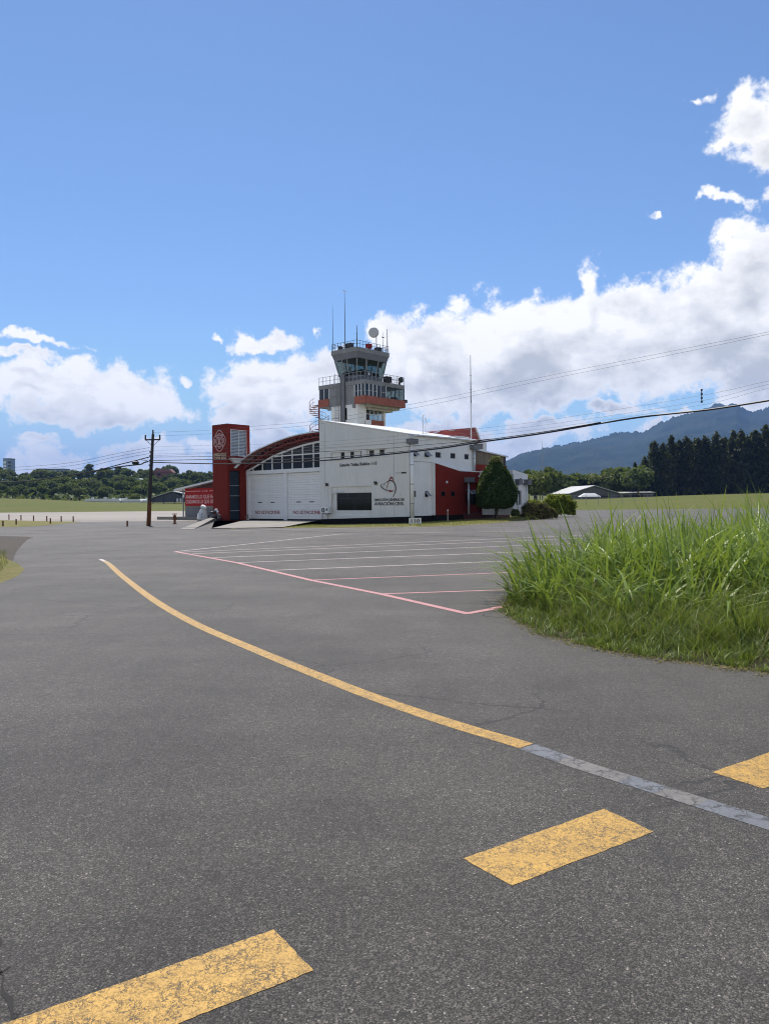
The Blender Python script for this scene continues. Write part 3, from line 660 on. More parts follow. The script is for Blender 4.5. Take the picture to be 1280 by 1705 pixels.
for u in us:
    z = ip(roofe, u); sec.append([(ev(u), u, z - .10), (ev(u), u, z), (14, u, z + .05), (14, u, z - .05)])
vs = [p for s_ in sec for p in s_]; b_.add(vs, [(4 * i + k, 4 * i + (k + 1) % 4, 4 * i + 4 + (k + 1) % 4, 4 * i + 4 + k) for i in range(24) for k in range(4)])
b_.build('roof_sheet', M['galv'], ar)
b_ = MB(); sec = [[(GV - .03, u, ip(arch, u) - .02), (GV - .03, u, ip(roofe, u) - .11), (GV + .1, u, ip(roofe, u) - .11), (GV + .1, u, ip(arch, u) - .02)] for u in us]
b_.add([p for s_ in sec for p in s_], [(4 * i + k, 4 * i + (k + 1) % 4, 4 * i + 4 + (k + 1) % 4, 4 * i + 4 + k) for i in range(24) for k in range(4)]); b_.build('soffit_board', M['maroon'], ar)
tv = lambda u: ev(u) * .6 + .08
MB().tube([(tv(u), u, ip(roofe, u) - .19) for u in us], .055, 6).build('truss_chord', M['redsteel'], ar)
MB().tube([(tv(u), u, ip(trl, u)) for u in us if u < 20.6], .055, 6).build('truss_chord', M['redsteel'], ar)
MB().tube([(GV - .12, u, ip(trl, u) + .05) for u in us if u < 20.6], .045, 6).build('truss_chord', M['redsteel'], ar)
zu = np.arange(10.3, 20.4, .52)
for i in range(len(zu) - 1):
    a, b = zu[i], zu[i + 1]; f1, f2 = ((trl, roofe) if i % 2 else (roofe, trl))
    MB().tube([(tv(a), a, ip(f1, a) - (.19 if f1 is roofe else 0)), (tv(b), b, ip(f2, b) - (.19 if f2 is roofe else 0))], .034, 5).build('truss_brace', M['redsteel'], ar)
# glazed lunette
cl = empty('lunette_window', (0, 0, 0)); cl.parent = FS
b_ = MB(); aa = np.linspace(20.78, 10.06, 40)
sec = [[(GV - .08, u, ip(arch, u) - .20), (GV - .08, u, ip(arch, u) - .03), (GV + .06, u, ip(arch, u) - .03), (GV + .06, u, ip(arch, u) - .20)] for u in aa]
b_.add([p for s_ in sec for p in s_], [(4 * i + k, 4 * i + (k + 1) % 4, 4 * i + 4 + (k + 1) % 4, 4 * i + 4 + k) for i in range(39) for k in range(4)]); b_.build('arch_frame', M['frame'], cl)
mu = [20.35, 19.8, 18.4, 17.0, 15.6, 14.2, 12.8, 11.4, 10.1]
for u in mu[1:-1]: MB().prism(rect(u - .06, u + .06, 4.72, ip(arch, u) - .21), GV - .06, GV + .04, FRONT).build('mullion', M['frame'], cl)
b_ = MB().prism(rect(10.06, 16.94, 5.90, 6.0), GV - .05, GV + .03, FRONT).build('transom', M['frame'], cl)
MB().prism([(10.06, 4.36), (20.8, 4.36), (20.8, 4.715), (10.06, 4.715)], GV - .12, GV + .2, FRONT).build('lintel_beam', M['frame'], cl)
for a, b in zip(mu[1:], mu[:-1]):
    a2, b2 = a + .061, b - .061; ztop = lambda u: ip(arch, u) - .205
    for z0, z1 in ((4.72, 5.895), (6.005, 9)):
        if ztop(a2) <= z0 + .1: continue
        za, zb = min(z1, ztop(a2)), min(z1, ztop(b2))
        if zb < z0 + .02: b3 = a2 + (b2 - a2) * (za - z0) / max(.01, za - ztop(b2)); poly = [(a2, z0), (b3, z0), (a2, za)]
        else: poly = [(a2, z0), (b2, z0), (b2, zb), (a2, za)]
        MB().prism(poly, GV + .0, GV + .02, FRONT).build('pane', M['glassdark'], cl)
        for zz in np.arange(z0 + .25, za - .15, .29):
            if zz > z0 + .1 and z0 > 5.9: MB().prism(rect(a2, a2 + (b2 - a2) * (.98 if zz < zb else .6), zz, zz + .03), GV - .018, GV - .002, FRONT).build('jalousie_rail', M['steel'], cl)
# the two sectional doors
def garage_door(u0, u1, tx0, tx1):
    d = empty('garage_door', (0, 0, 0)); d.parent = FS; pass
    nsl = 19; hgt = (4.35 - .14) / nsl; me = None
    for k in range(nsl):
        z = .14 + k * hgt
        if me is None:
            b = MB(); b.prism([(0, 0), (0, hgt - .004), (.004, hgt - .004), (.034, hgt - .045), (.034, .012), (.02, 0)], u0, u1, lambda p, q, w: (GV + .12 - p, w, q)); s_ = b.build('door_slat', M['slat'], d); me = s_.data
        else: s_ = link('door_slat', me, d)
        s_.location = (0, 0, z)
    for f in (.30, .66):
        uc = u1 - (u1 - u0) * f
        MB().prism(rect(uc - .28, uc + .28, 1.65, 1.74), GV + .072, GV + .088, FRONT).build('vent_slot', M['dark'], d)
    text('door_lettering', 'NO ESTACIONE', M['redtxt'], d, (GV + .088, tx0, .62), XF, UPV, tx0 - tx1, .29, .012)
garage_door(15.45, 20.5, 19.7, 16.15); garage_door(10.2, 15.0, 14.32, 10.75)
MB().box(GV - .05, GV + .18, 15.003, 15.447, .02, 4.355).build('door_post', M['frame'], FS)
MB().box(GV - .1, GV + .18, 20.503, 20.8, .02, 4.355).build('door_post', M['frame'], FS)
MB().box(GV - .06, GV + .2, 10.06, 10.195, .02, 4.355).build('door_post', M['frame'], FS)
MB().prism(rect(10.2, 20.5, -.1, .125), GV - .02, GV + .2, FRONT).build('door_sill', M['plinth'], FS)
MB().box(GV + .23, 14, 10.06, 20.8, -.1, 4.5).build('hall_body', M['white'], FS)
b_ = MB(); b_.tube([(-.05, 20.3, .16), (-.05, 20.3, .5), (-.05, 19.9, .5), (-.05, 19.9, .16)], .05); b_.build('hoop_rail', M['rust'], FS)
# air conditioning unit on brackets
ac = frame('air_conditioner', 'white outdoor air conditioning unit on brackets at the left end of the grey wall', 'air conditioner', -.28, 9.05, .7)
MB().box(-.16, .16, -.46, .46, 0, .55).build('casing', M['frame'], ac)
b_ = MB(); b_.tube([(-.165, .16, .27), (-.175, .16, .27)], .21, 16); b_.build('fan_grille', M['inner'], ac)
b_ = MB(); b_.tube([(-.176, .16, .27), (-.19, .16, .27)], .05, 10)
for k in range(6):
    an = k * math.pi / 6; b_.tube([(-.18, .16 - .2 * math.cos(an), .27 - .2 * math.sin(an)), (-.18, .16 + .2 * math.cos(an), .27 + .2 * math.sin(an))], .008, 4)
b_.build('fan_guard', M['frame'], ac); MB().box(-.17, -.161, -.36, -.2, .22, .42).build('service_panel', M['inner'], ac)
for u in (-.35, .35): b_ = MB(); b_.box(-.16, .27, u - .02, u + .02, -.05, -.003); b_.box(-.10, -.06, u - .02, u + .02, -.5, -.05); b_.build('bracket', M['dark'], ac)

# ------------------------------------------------------------------ red emblem tower
PY = frame('emblem_tower', 'tall dark red square tower with firefighters emblem and white louvres', 'tower', -1.63, 20.86)
# local: x 0..2.7 along the louvred face, y 0..2.35 along the emblem face
MB().holed(rect(0, 2.68, 5.0, 9.12), [rect(.42, 2.22, 6.16, 8.6)], 0, .2, SIDE).build('louvre_face', M['red'], PY)
MB().box(0, .2, .203, 2.35, 0, 9.12).build('emblem_face', M['red'], PY)
MB().box(2.48, 2.68, .203, 2.35, 0, 9.12).build('rear_face', M['red'], PY)
MB().box(.203, 2.477, 2.15, 2.35, 0, 9.12).build('far_face', M['red'], PY)
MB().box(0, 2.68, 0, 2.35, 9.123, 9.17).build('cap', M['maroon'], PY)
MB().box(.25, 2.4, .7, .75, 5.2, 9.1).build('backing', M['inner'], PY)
MB().holed(rect(0, 2.20, 0, 4.997), [rect(.22, 1.44, .02, 4.75)], .004, .2, SIDE).build('lower_face', M['red'], PY)
me = None
for k in range(17):
    z = 6.20 + k * .141
    if me is None:
        b_ = MB(); b_.hexa([(.425, .02, 0), (2.215, .02, 0), (2.215, .16, .10), (.425, .16, .10)], [(.425, .02, .015), (2.215, .02, .015), (2.215, .16, .118), (.425, .16, .118)]); s_ = b_.build('louvre_slat', M['louver'], PY); me = s_.data
    else: s_ = link('louvre_slat', me, PY)
    s_.location = (0, 0, z)
b_ = MB()
for a, b, c, d in ((.38, .42, 6.12, 8.64), (2.22, 2.26, 6.12, 8.64), (.42, 2.22, 6.12, 6.16), (.42, 2.22, 8.6, 8.64), (1.30, 1.34, 6.16, 8.6)): b_.prism(rect(a, b, c, d), -.02, .02, SIDE)
b_.build('louvre_frame', M['frame'], PY)
g_ = MB().prism(rect(.22, 1.44, .02, 4.75), .14, .17, SIDE).build('glass_strip', M['glassblue'], PY)
for z in (2.32, 3.3, .9): MB().prism(rect(.22, 1.44, z, z + .06), .10, .138, SIDE).build('glazing_bar', M['steel'], g_)
b_ = MB(); b_.hexa([(.66, -.28, 5.42), (1.5, -.28, 5.42), (1.5, -.005, 5.42), (.66, -.005, 5.42)], [(.08, -.45, 5.92), (2.16, -.45, 5.92), (2.16, -.005, 5.92), (.08, -.005, 5.92)])
b_.build('gutter_hopper', M['frame'], PY)
b_ = MB(); b_.hexa([(.62, -.2, 5.0), (.82, -.2, 4.95), (.82, -.06, 4.95), (.62, -.06, 5.0)], [(1.1, -.25, 5.40), (1.38, -.25, 5.40), (1.38, -.04, 5.40), (1.1, -.04, 5.40)]); b_.build('gutter_spout', M['frame'], PY)
# emblem in thin raised strokes on the x=0 face; a to the right (towards -y), b up
ebl = empty('emblem', (0, 0, 0)); ebl.parent = PY
def estroke(pts, wdt, name='emblem_line', v=0., closed=False, m='pinktxt'):
    P_ = [Vector((p[0], p[1], 0)) for p in pts]
    if closed: P_ = P_ + [P_[0]]
    b = MB()
    for p, q in zip(P_[:-1], P_[1:]):
        d = (q - p).normalized(); nn = Vector((-d.y, d.x, 0)) * wdt * .64; e = d * wdt * .25
        b.prism([((1.20 - c.x), 7.60 + c.y) for c in (p + nn - e, q + nn + e, q - nn + e, p - nn - e)], -.02 - v, -.002 - v, FRONT)
    return b.build(name, M[m], ebl)
def pol(r, th, sx=1., sy=1.): return (r * math.cos(th) * sx, r * math.sin(th) * sy)
outl = []
for k in range(64):
    th = 2 * math.pi * k / 64; lobe = abs(math.cos(2 * th)) ; outl.append(pol(.84 + .11 * max(0, lobe - .45) / .55 - .09 * (1 if lobe < .15 else 0), th, 1.0, 1.04))
estroke(outl, .055, 'emblem_outline', 0, True)
estroke([pol(.55, 2 * math.pi * k / 40) for k in range(40)], .05, 'emblem_ring', .0, True)
estroke([pol(.40, 2 * math.pi * k / 32) for k in range(32)], .025, 'emblem_ring', .0, True)
for th in (45, 135, 225, 315):
    for dt in (-9, 9): estroke([pol(.56, R(th + dt)), pol(.80, R(th + dt * .55))], .04, 'emblem_ray')
for th in (62, 118, 90, 270): estroke([pol(.66, R(th - 14)), pol(.70, R(th)), pol(.66, R(th + 14))], .05, 'emblem_scroll')
for sgn in (-1, 1):
    estroke([(sgn * .70, -.2), (sgn * .74, 0), (sgn * .70, .2)], .05, 'emblem_scroll'); estroke([(sgn * .30, .28), (-sgn * .22, -.26)], .035, 'emblem_axe'); estroke([(sgn * .33, .2), (sgn * .26, .33)], .07, 'emblem_axe')
estroke([(-.12, -.05), (-.12, .3), (.06, .3), (.12, .24), (.05, .14), (-.12, .14), (.06, .14), (.14, .04), (.05, -.05), (-.12, -.05)], .045, 'emblem_letter', .019)
for k in range(5): estroke([(-.16 + k * .08, -.12 - .05 * (k % 2)), (-.12 + k * .06, -.33)], .03, 'emblem_flame')
text('tower_lettering', 'BENEMÉRITO CUERPO DE', M['creamtxt'], PY, (-.003, 2.12, 6.30), XF, UPV, 1.92, .12, .012)
text('tower_lettering', 'BOMBEROS DE', M['creamtxt'], PY, (-.003, 2.12, 6.12), XF, UPV, 1.92, .14, .012)
text('tower_lettering', 'COSTA RICA', M['creamtxt'], PY, (-.003, 2.12, 5.82), XF, UPV, 1.92, .24, .012)

# ------------------------------------------------------------------ side annex with banner
AX = frame('annex', 'low annex with a slate grey base, lean-to roof and red banner wall', 'building', .2, 23.2)
# local y 0..10.4 (to the left), wall plane x=0
MB().box(0, .2, .3, 7.4, .31, 2.95).build('wall', M['midgrey'], AX)
MB().box(.2, 5, .3, 7.4, .31, 2.9).build('annex_body', M['midgrey'], AX)
MB().box(-.04, -.002, .3, 7.35, 1.2, 1.4).build('rail_band', M['concrete'], AX)
b_ = MB(); b_.hexa([(-.55, 8.6, 3.02), (5.5, 8.6, 3.02), (5.5, -.0, 4.02), (-.55, 0, 4.02)], [(-.55, 8.6, 3.2), (5.5, 8.6, 3.2), (5.5, 0, 4.2), (-.55, 0, 4.2)]); b_.build('lean_to_roof', M['galv'], AX)
b_ = MB(); b_.prism([(.3, 2.953), (7.4, 2.953), (7.4, 3.1), (.3, 3.9)], .05, .2, FRONT); b_.build('gable_panel', M['maroon'], AX)
for y in (7.75, ): b_ = MB(); b_.box(-.04, .06, y - .05, y + .05, .31, 3.08); b_.build('post', M['steel'], AX)
MB().box(-.05, .02, 7.5, 7.72, 2.3, 2.6).build('junction_box', M['frame'], AX)
BN = frame('banner', 'red banner with two lines of white lettering on the annex wall', 'banner', .2 - .02, 23.2 + 7.35, 1.4)
MB().box(-.02, -.002, -7.05, 0, 0, 1.82).build('banner_sheet', M['banner'], BN)
text('banner_lettering', 'AMAMOS LO QUE HACEMOS,', M['pinktxt'], BN, (-.022, -.15, .78), XF, UPV, 6.75, .36, .006)
text('banner_lettering', 'CUIDAMOS LO QUE USTED AMA', M['pinktxt'], BN, (-.022, -.15, .28), XF, UPV, 6.75, .36, .006)
text('banner_lettering', '1-10', M['pinktxt'], BN, (-.022, -3.15, 1.43), XF, UPV, .8, .2, .006)
for a, b in ((-.15, -2.8), (-4.3, -6.9)): MB().box(-.026, -.021, b, a, 1.5, 1.56).build('banner_rule', M['pinktxt'], BN)
# ------------------------------------------------------------------ control tower
T = frame('control_tower', 'grey and white airport control tower with a glazed cab and brick red balcony', 'control tower', 16.25, 20.87)
FR2, SD2 = FRONT, SIDE
MB().holed(rect(0, 4.19, 0, 12.62), [rect(1.62, 2.08, 10.95, 12.3)], 0, .2, FRONT).build('shaft_wall', M['white'], T)
MB().prism(rect(1.62, 2.08, 10.95, 12.3), .08, .12, FRONT).build('window', M['glassdark'], T)
MB().box(.203, 1.40, 0, .2, 0, 12.62).build('shaft_wall', M['white'], T)
MB().box(4.45, 4.75, 0, .25, 0, 12.62).build('shaft_column', M['white'], T)
MB().box(1.403, 4.447, 0, .2, 0, 10.35).build('shaft_wall', M['white'], T)
MB().box(4.55, 4.75, .253, 4.19, 0, 10.8).build('shaft_wall', M['white'], T); MB().box(.203, 4.547, 3.99, 4.19, 0, 12.62).build('shaft_wall', M['white'], T)
MB().box(1.403, 4.447, -.03, .1, 10.353, 10.98).build('red_panel', M['brick'], T)
bw_ = MB()
for x in (1.42, 2.05, 2.8, 3.5, 4.2): bw_.box(x, x + .07, .04, .12, 10.983, 12.6)
bw_.box(1.42, 4.4, .04, .12, 11.6, 11.65); sb = bw_.build('bay_frame', M['frame'], T)
for a, b, m in ((1.49, 2.05, 'glassdark'), (2.12, 2.8, 'glassclear'), (2.87, 3.5, 'glassclear'), (3.57, 4.2, 'glassclear')): MB().box(a, b, .07, .09, 10.985, 11.6).build('pane', M[m], sb); MB().box(a, b, .07, .09, 11.65, 12.6).build('pane', M[m], sb)
b_ = MB(); b_.box(1.2, 6.4, -.75, 3.2, 12.33, 12.62); b_.box(1.6, 5.6, -.4, 3, 12.05, 12.33); b_.build('gallery_soffit', mat('beige_soffit', (.42, .38, .30), .8, .1, 1.), T)
for a, b in ((.25, .55), (4.2, 4.5)): MB().prism([(a, 12.2), (b, 12.2), (b, 12.62), (a, 12.62)], -.25, -.003, FRONT).build('corbel', M['grey'], T)
# gallery storey
MB().box(0, .2, .42, 4.48, 12.625, 14.77).build('gallery_wall', M['grey'], T)
MB().box(.3, 3.6, -.2, 4.2, 12.63, 14.77).build('gallery_core', M['midgrey'], T)
b_ = MB(); b_.box(-.06, .12, -1.2, .42, 12.6, 13.45); b_.box(.123, 6.85, -1.26, -1.1, 12.6, 13.45); b_.box(6.7, 6.85, -1.097, 3.4, 12.6, 13.45); b_.build('red_balcony', M['brick'], T)
b_ = MB(); b_.box(-.05, .15, 4.5, 6.15, 12.72, 13.6); b_.box(-.05, 3, 6.153, 6.25, 12.72, 13.6); b_.build('red_balcony', M['brick'], T)
MB().box(.13, 6.69, -1.09, 3.4, 12.623, 12.70).build('gallery_floor', M['grey'], T)
MB().box(.0, 3, 4.49, 6.15, 12.62, 12.71).build('gallery_floor', M['grey'], T)
MB().prism(rect(-1.2, 6.15, 14.78, 15.24), -.05, 6.8, FRONT).build('gallery_roof', M['grey'], T)
def glazed(n, pts_, z0, z1, m, closed=False, vert=.06, parent=T, fm='frame', mid=None):
    g = empty(n, (0, 0, 0)); g.parent = parent
    for (x0, y0), (x1, y1) in zip(pts_[:-1], pts_[1:]):
        d = Vector((x1 - x0, y1 - y0, 0)); L_ = d.length; d.normalize(); nn = Vector((-d.y, d.x, 0)) * .012
        a, b = Vector((x0, y0, 0)) + d * .035, Vector((x1, y1, 0)) - d * .035
        MB().hexa([a - nn + Vector((0, 0, z0)), b - nn + Vector((0, 0, z0)), b + nn + Vector((0, 0, z0)), a + nn + Vector((0, 0, z0))],
                  [a - nn + Vector((0, 0, z1)), b - nn + Vector((0, 0, z1)), b + nn + Vector((0, 0, z1)), a + nn + Vector((0, 0, z1))]).build('pane', M[m], g)
    for x, y in pts_: MB().box(x - vert / 2, x + vert / 2, y - vert / 2, y + vert / 2, z0, z1).build('mullion', M[fm], g)
    if mid:
        for (x0, y0), (x1, y1) in zip(pts_[:-1], pts_[1:]): MB().tube([(x0, y0, mid), (x1, y1, mid)], .025, 4).build('transom', M[fm], g)
    return g
glazed('gallery_window', [(.02, .40), (.02, -.15), (.02, -.65), (.02, -1.15)], 13.455, 14.775, 'glassblue', vert=.09, mid=14.05)
glazed('gallery_window', [(.02, -1.15), (.65, -1.17), (1.3, -1.17), (1.95, -1.17), (2.6, -1.17), (3.55, -1.17)], 13.455, 14.775, 'glassblue', vert=.09, mid=14.05)
glazed('gallery_window', [(3.55, -1.17), (4.35, -1.17), (5.1, -1.17), (5.9, -1.17), (6.75, -1.17), (6.75, .2), (6.75, 1.8), (6.75, 3.3)], 13.455, 14.775, 'glassclear', fm='dark')
glazed('gallery_window', [(.05, 6.1), (.05, 5.3), (.05, 4.52)], 13.605, 14.775, 'glassblue', vert=.09)
MB().box(2.15, 2.6, -1.22, -1.185, 13.46, 14.7).build('door_leaf', M['navy'], T)
for x, y in ((4.1, -.4), (5.6, -.6)): MB().box(x, x + .7, y, y + .5, 13.35, 13.85).build('console', M['midgrey'], T)
def railing(n, pts_, z0, h, step=.5, r=.022, m='dark', parent=T):
    g = empty(n, (0, 0, 0)); g.parent = parent
    for f in (1., .5): MB().tube([(x, y, z0 + h * f) for x, y in pts_], r, 5).build('rail', M[m], g)
    for (x0, y0), (x1, y1) in zip(pts_[:-1], pts_[1:]):
        L_ = math.hypot(x1 - x0, y1 - y0); k = max(1, round(L_ / step))
        for i in range(k + 1):
            x, y = x0 + (x1 - x0) * i / k, y0 + (y1 - y0) * i / k; MB().tube([(x, y, z0), (x, y, z0 + h)], r * 1.15, 5).build('post', M[m], g)
railing('gallery_railing', [(0, 6.1), (0, -1.15), (6.75, -1.15), (6.75, 3.3)], 15.24, .92, .62, .025, 'steel')
# cab
b_ = MB(); b_.hexa([(.55, .5, 15.24), (4.75, .5, 15.24), (4.75, 3.2, 15.24), (.55, 3.2, 15.24)], [(.5, .45, 16.02), (4.8, .45, 16.02), (4.8, 3.25, 16.02), (.5, 3.25, 16.02)]); b_.build('cab_base', M['midgrey'], T)
cb0, cb1 = [(.5, .45), (4.8, .45), (4.8, 3.25), (.5, 3.25)], [(.12, .1), (5.1, .1), (5.1, 3.62), (.12, 3.62)]
cg = empty('cab_glazing', (0, 0, 0)); cg.parent = T
def edgept(i, f, top):
    q = cb1 if top else cb0; a, b = q[i], q[(i + 1) % 4]; return Vector((a[0] + (b[0] - a[0]) * f, a[1] + (b[1] - a[1]) * f, 17.82 if top else 16.03))
for i, cuts in ((0, (0, .30, .34, .72, 1)), (1, (0, .33, .66, 1)), (2, (0, .33, .66, 1)), (3, (0, .33, .56, 1))):
    for f0, f1 in zip(cuts[:-1], cuts[1:]):
        q = [edgept(i, f0 + .012, 0), edgept(i, f1 - .012, 0), edgept(i, f1 - .012, 1), edgept(i, f0 + .012, 1)]; nn = ((q[1] - q[0]).cross(q[3] - q[0])).normalized() * .02
        MB().hexa(q, [p + nn for p in q]).build('pane', M['glassclear'], cg)
    for f in cuts[:-1]: MB().tube([edgept(i, f, 0), edgept(i, f, 1)], .065, 5).build('mullion', M['grey' if f == 0 else 'steel'], cg)
b_ = MB(); b_.hexa([(.1, .08, 17.83), (5.12, .08, 17.83), (5.12, 3.64, 17.83), (.1, 3.64, 17.83)], [(-.02, -.02, 18.5), (5.4, -.02, 18.5), (5.4, 3.95, 18.5), (-.02, 3.95, 18.5)]); b_.build('cab_cornice', M['midgrey'], T)
MB().box(-.06, 5.46, -.06, 4.0, 18.503, 19.0).build('cab_roof', M['grey'], T)
MB().box(.75, 4.5, .7, 1.0, 16.03, 16.55).build('cab_console', M['inner'], T); MB().box(.75, 1.0, 1.0, 3.0, 16.03, 16.5).build('cab_console', M['inner'], T)
MB().box(2.6, 4.2, 1.7, 3.0, 16.03, 17.0).build('cab_core', M['inner'], T)
b_ = MB(); b_.hexa([(.55, .34, 17.2), (2.1, .34, 17.35), (2.1, .38, 17.35), (.55, .38, 17.2)], [(.5, .2, 17.8), (2.2, .2, 17.8), (2.2, .24, 17.8), (.5, .24, 17.8)]); b_.build('sun_blind', M['blind'], T)
b_ = MB(); b_.hexa([(2.5, .34, 17.3), (4.5, .34, 17.2), (4.5, .38, 17.2), (2.5, .38, 17.3)], [(2.4, .2, 17.8), (4.6, .2, 17.8), (4.6, .24, 17.8), (2.4, .24, 17.8)]); b_.build('sun_blind', M['blind'], T)
for a, b, z0, z1 in ((1.35, 1.75, 16.3, 17.0), (2.1, 2.4, 16.2, 16.55)): MB().box(.46, .49, a, b, z0, z1).build('paper_notice', M['papers'], T)
MB().box(2.2, 2.55, .36, .39, 16.15, 16.5).build('paper_notice', M['papers'], T)
railing('roof_railing', [(0, 3.9), (0, 0), (5.38, 0), (5.38, 3.9), (0, 3.9)], 19.0, .75, .5)
# ladder and cable tray on the front of the shaft
ld = empty('ladder', (0, 0, 0)); ld.parent = T
for y in (3.28, 2.72): MB().tube([(-.2, y, 10), (-.2, y, 16.3)], .03, 5).build('ladder_rail', M['steel'], ld)
rung = None
for z in np.arange(10.3, 15.4, .30):
    if rung is None: o_ = MB().tube([(-.2, 3.28, 0), (-.2, 2.72, 0)], .018, 5).build('rung', M['steel'], ld); rung = o_.data
    else: o_ = link('rung', rung, ld)
    o_.location.z = z
for z in (11.2, 12.5, 13.7, 15.): MB().tube([(-.2, 3.28, z), (-.65, 3.25, z), (-.8, 3.0, z), (-.65, 2.75, z), (-.2, 2.72, z)], .02, 5).build('ladder_hoop', M['steel'], ld)
MB().box(-.16, -.08, 1.85, 2.40, 10.2, 16.1).build('cable_tray', M['midgrey'], T)
for y in (1.78, 2.46): MB().tube([(-.14, y, 9.8), (-.14, y, 16.2)], .03, 5).build('cable_pipe', M['dark'], T)
b_ = MB(); b_.box(1.1, 1.7, -.55, -.25, 10.3, 10.85); b_.build('air_conditioner_casing', M['frame'], T)
MB().box(6.9, 7.3, -1.2, -.9, 13.25, 13.6).build('floodlight', M['dark'], T)
# red spiral stair
stc = empty('spiral_stair', (0, 0, 0)); stc.parent = T
cx_, cy_ = .9, 7.1
MB().tube([(cx_, cy_, 8.), (cx_, cy_, 13.7)], .10, 8).build('stair_column', M['redsteel'], stc)
step = None
for k in range(22):
    an = k * R(26); z = 8.6 + k * .2
    if step is None: o_ = MB().hexa([(.1, -.05, 0), (1.15, -.28, 0), (1.15, .28, 0), (.1, .05, 0)], [(.1, -.05, .04), (1.15, -.28, .04), (1.15, .28, .04), (.1, .05, .04)]).build('step', M['redsteel'], stc); step = o_.data
    else: o_ = link('step', step, stc)
    o_.location = (cx_, cy_, z); o_.rotation_euler = (0, 0, an)
for h in (.95, .5): MB().tube([(cx_ + 1.15 * math.cos(k * R(13)), cy_ + 1.15 * math.sin(k * R(13)), 8.6 + k * .1 + h) for k in range(44)], .025, 5).build('stair_rail', M['redsteel'], stc)
for k in range(22): an = k * R(26); MB().tube([(cx_ + 1.15 * math.cos(an), cy_ + 1.15 * math.sin(an), 8.62 + k * .2), (cx_ + 1.15 * math.cos(an), cy_ + 1.15 * math.sin(an), 9.55 + k * .2)], .018, 4).build('stair_post', M['redsteel'], stc)
MB().box(.0, 1.9, 6.16, 7.3, 13.0, 13.06).build('landing', M['redsteel'], stc)
for dx in (.0, .35): MB().tube([(-.1 + dx, 6.3, 11.6 - dx), (-.1, 5.2, 10.9 - dx), (-.1, 4.3, 10.2 - dx)], .025, 5).build('stair_rail', M['steel'], stc)

def tw(x, y, z=0.): return bw(16.25 + x, 20.87 + y, z)
def whip(label, base_, h, r, extra=None, name='whip_antenna', group=None):
    o = empty(name, base_, BROT, label, 'antenna', group)
    MB().tube([(0, 0, 0), (0, 0, h * .45), (0, 0, h)], [r, r * .8, r * .45], 5).build('rod', M['dark'], o)
    if extra: extra(o)
    return o
whip('thin whip antenna on the left corner of the control tower roof', tw(.1, 3.85, 19.0), 5.3, .035)
def yag(o): MB().tube([(-.25, 0, 6.55), (.25, 0, 6.55)], .02, 4).build('crossbar', M['dark'], o); MB().tube([(-.1, .2, 6.5), (.1, -.2, 6.5)], .02, 4).build('crossbar', M['dark'], o)
whip('tallest antenna mast on the control tower roof, with a small crossbar on top', tw(.1, 1.9, 19.0), 6.6, .05, yag)
whip('short thick antenna at the near corner of the control tower roof', tw(.15, .1, 19.0), 2.4, .06, lambda o: MB().tube([(0, -.15, 1.5), (0, .15, 1.5)], .02, 4).build('crossbar', M['dark'], o))
whip('dark antenna rod at the right corner of the control tower roof', tw(5.3, .1, 18.6), 3.2, .065)
whip('small T shaped antenna between the dish and the right corner of the tower roof', tw(4.75, .3, 19.0), 2.4, .03, lambda o: MB().box(-.22, .22, -.03, .03, 1.75, 1.83).build('crossbar', M['dark'], o))
ds = empty('microwave_dish', tw(4.6, 1.6, 19.0), R(-4), 'round pale grey drum dish on a post above the control tower roof', 'antenna dish')
MB().tube([(.3, .2, 0), (.3, .2, 2.5)], .05, 8).build('post', M['steel'], ds)
dm = MB().lathe([(0, -.03), (.45, -.025), (.57, 0), (.60, .05), (.60, .25), (.4, .42), (.12, .5), (0, .5)], 28); dm.v = [(x, z, y + 2.55) for x, y, z in dm.v]; dm.build('drum', mat('pale_radome', (.50, .50, .49), .5, .04, 1.), ds, True)
MB().tube([(0, .3, 2.5), (.3, .25, 2.35)], .04, 6).build('bracket', M['steel'], ds)
rbx = empty('beacon_box', tw(2.6, .5, 19.0), BROT, 'small red equipment box behind the roof railing of the control tower', 'equipment box')
MB().box(-.35, .3, -.2, .2, .25, .72).build('casing', M['banner'], rbx); MB().box(-.2, .15, -.12, .12, 0, .248).build('stand', M['redtxt'], rbx)
for i, (x, y, w_, h_, lb_) in enumerate(((.4, 1.5, .9, .55, 'dark open crate behind the left part of the tower roof railing'), (4.0, .4, .7, .42, 'dark low equipment cabinet below the dish on the tower roof'), (.4, 2.9, .3, .4, 'small dark box near the left corner of the tower roof'))):
    o = empty('roof_cabinet', tw(x, y, 19.0), BROT, lb_, 'equipment box', 'dark boxes on the tower roof'); MB().box(-.25, .25, -w_ / 2, w_ / 2, 0, h_).build('casing', M['dark'], o); MB().box(-.28, .28, -w_ / 2 - .03, w_ / 2 + .03, h_, h_ + .05).build('lid', M['midgrey'], o)
o = empty('loudspeaker', tw(6.2, -1.3, 15.5), BROT, 'round black loudspeaker at the right end of the gallery railing', 'loudspeaker'); q = MB().lathe([(0, 0), (.30, 0), (.36, .08), (.30, .3), (.1, .5), (0, .5)], 16); q.v = [(x, z, y + .35) for x, y, z in q.v]; q.build('horn', M['dark'], o, True); MB().box(-.06, .06, .3, .5, -.2, .1).build('bracket', M['dark'], o)
o = empty('loudspeaker', tw(4.0, -1.0, 15.24), BROT, 'black box loudspeaker on the gallery floor beside the right railing', 'loudspeaker'); MB().box(-.45, .45, -.3, .3, .05, .72).build('casing', M['dark'], o); MB().box(-.4, .4, -.32, -.301, .1, .67).build('grille', M['inner'], o)
am = empty('radio_mast', bw(8.9, .35, 6.9), BROT, 'tall thin radio mast rising from the right end of the white roof', 'antenna mast')
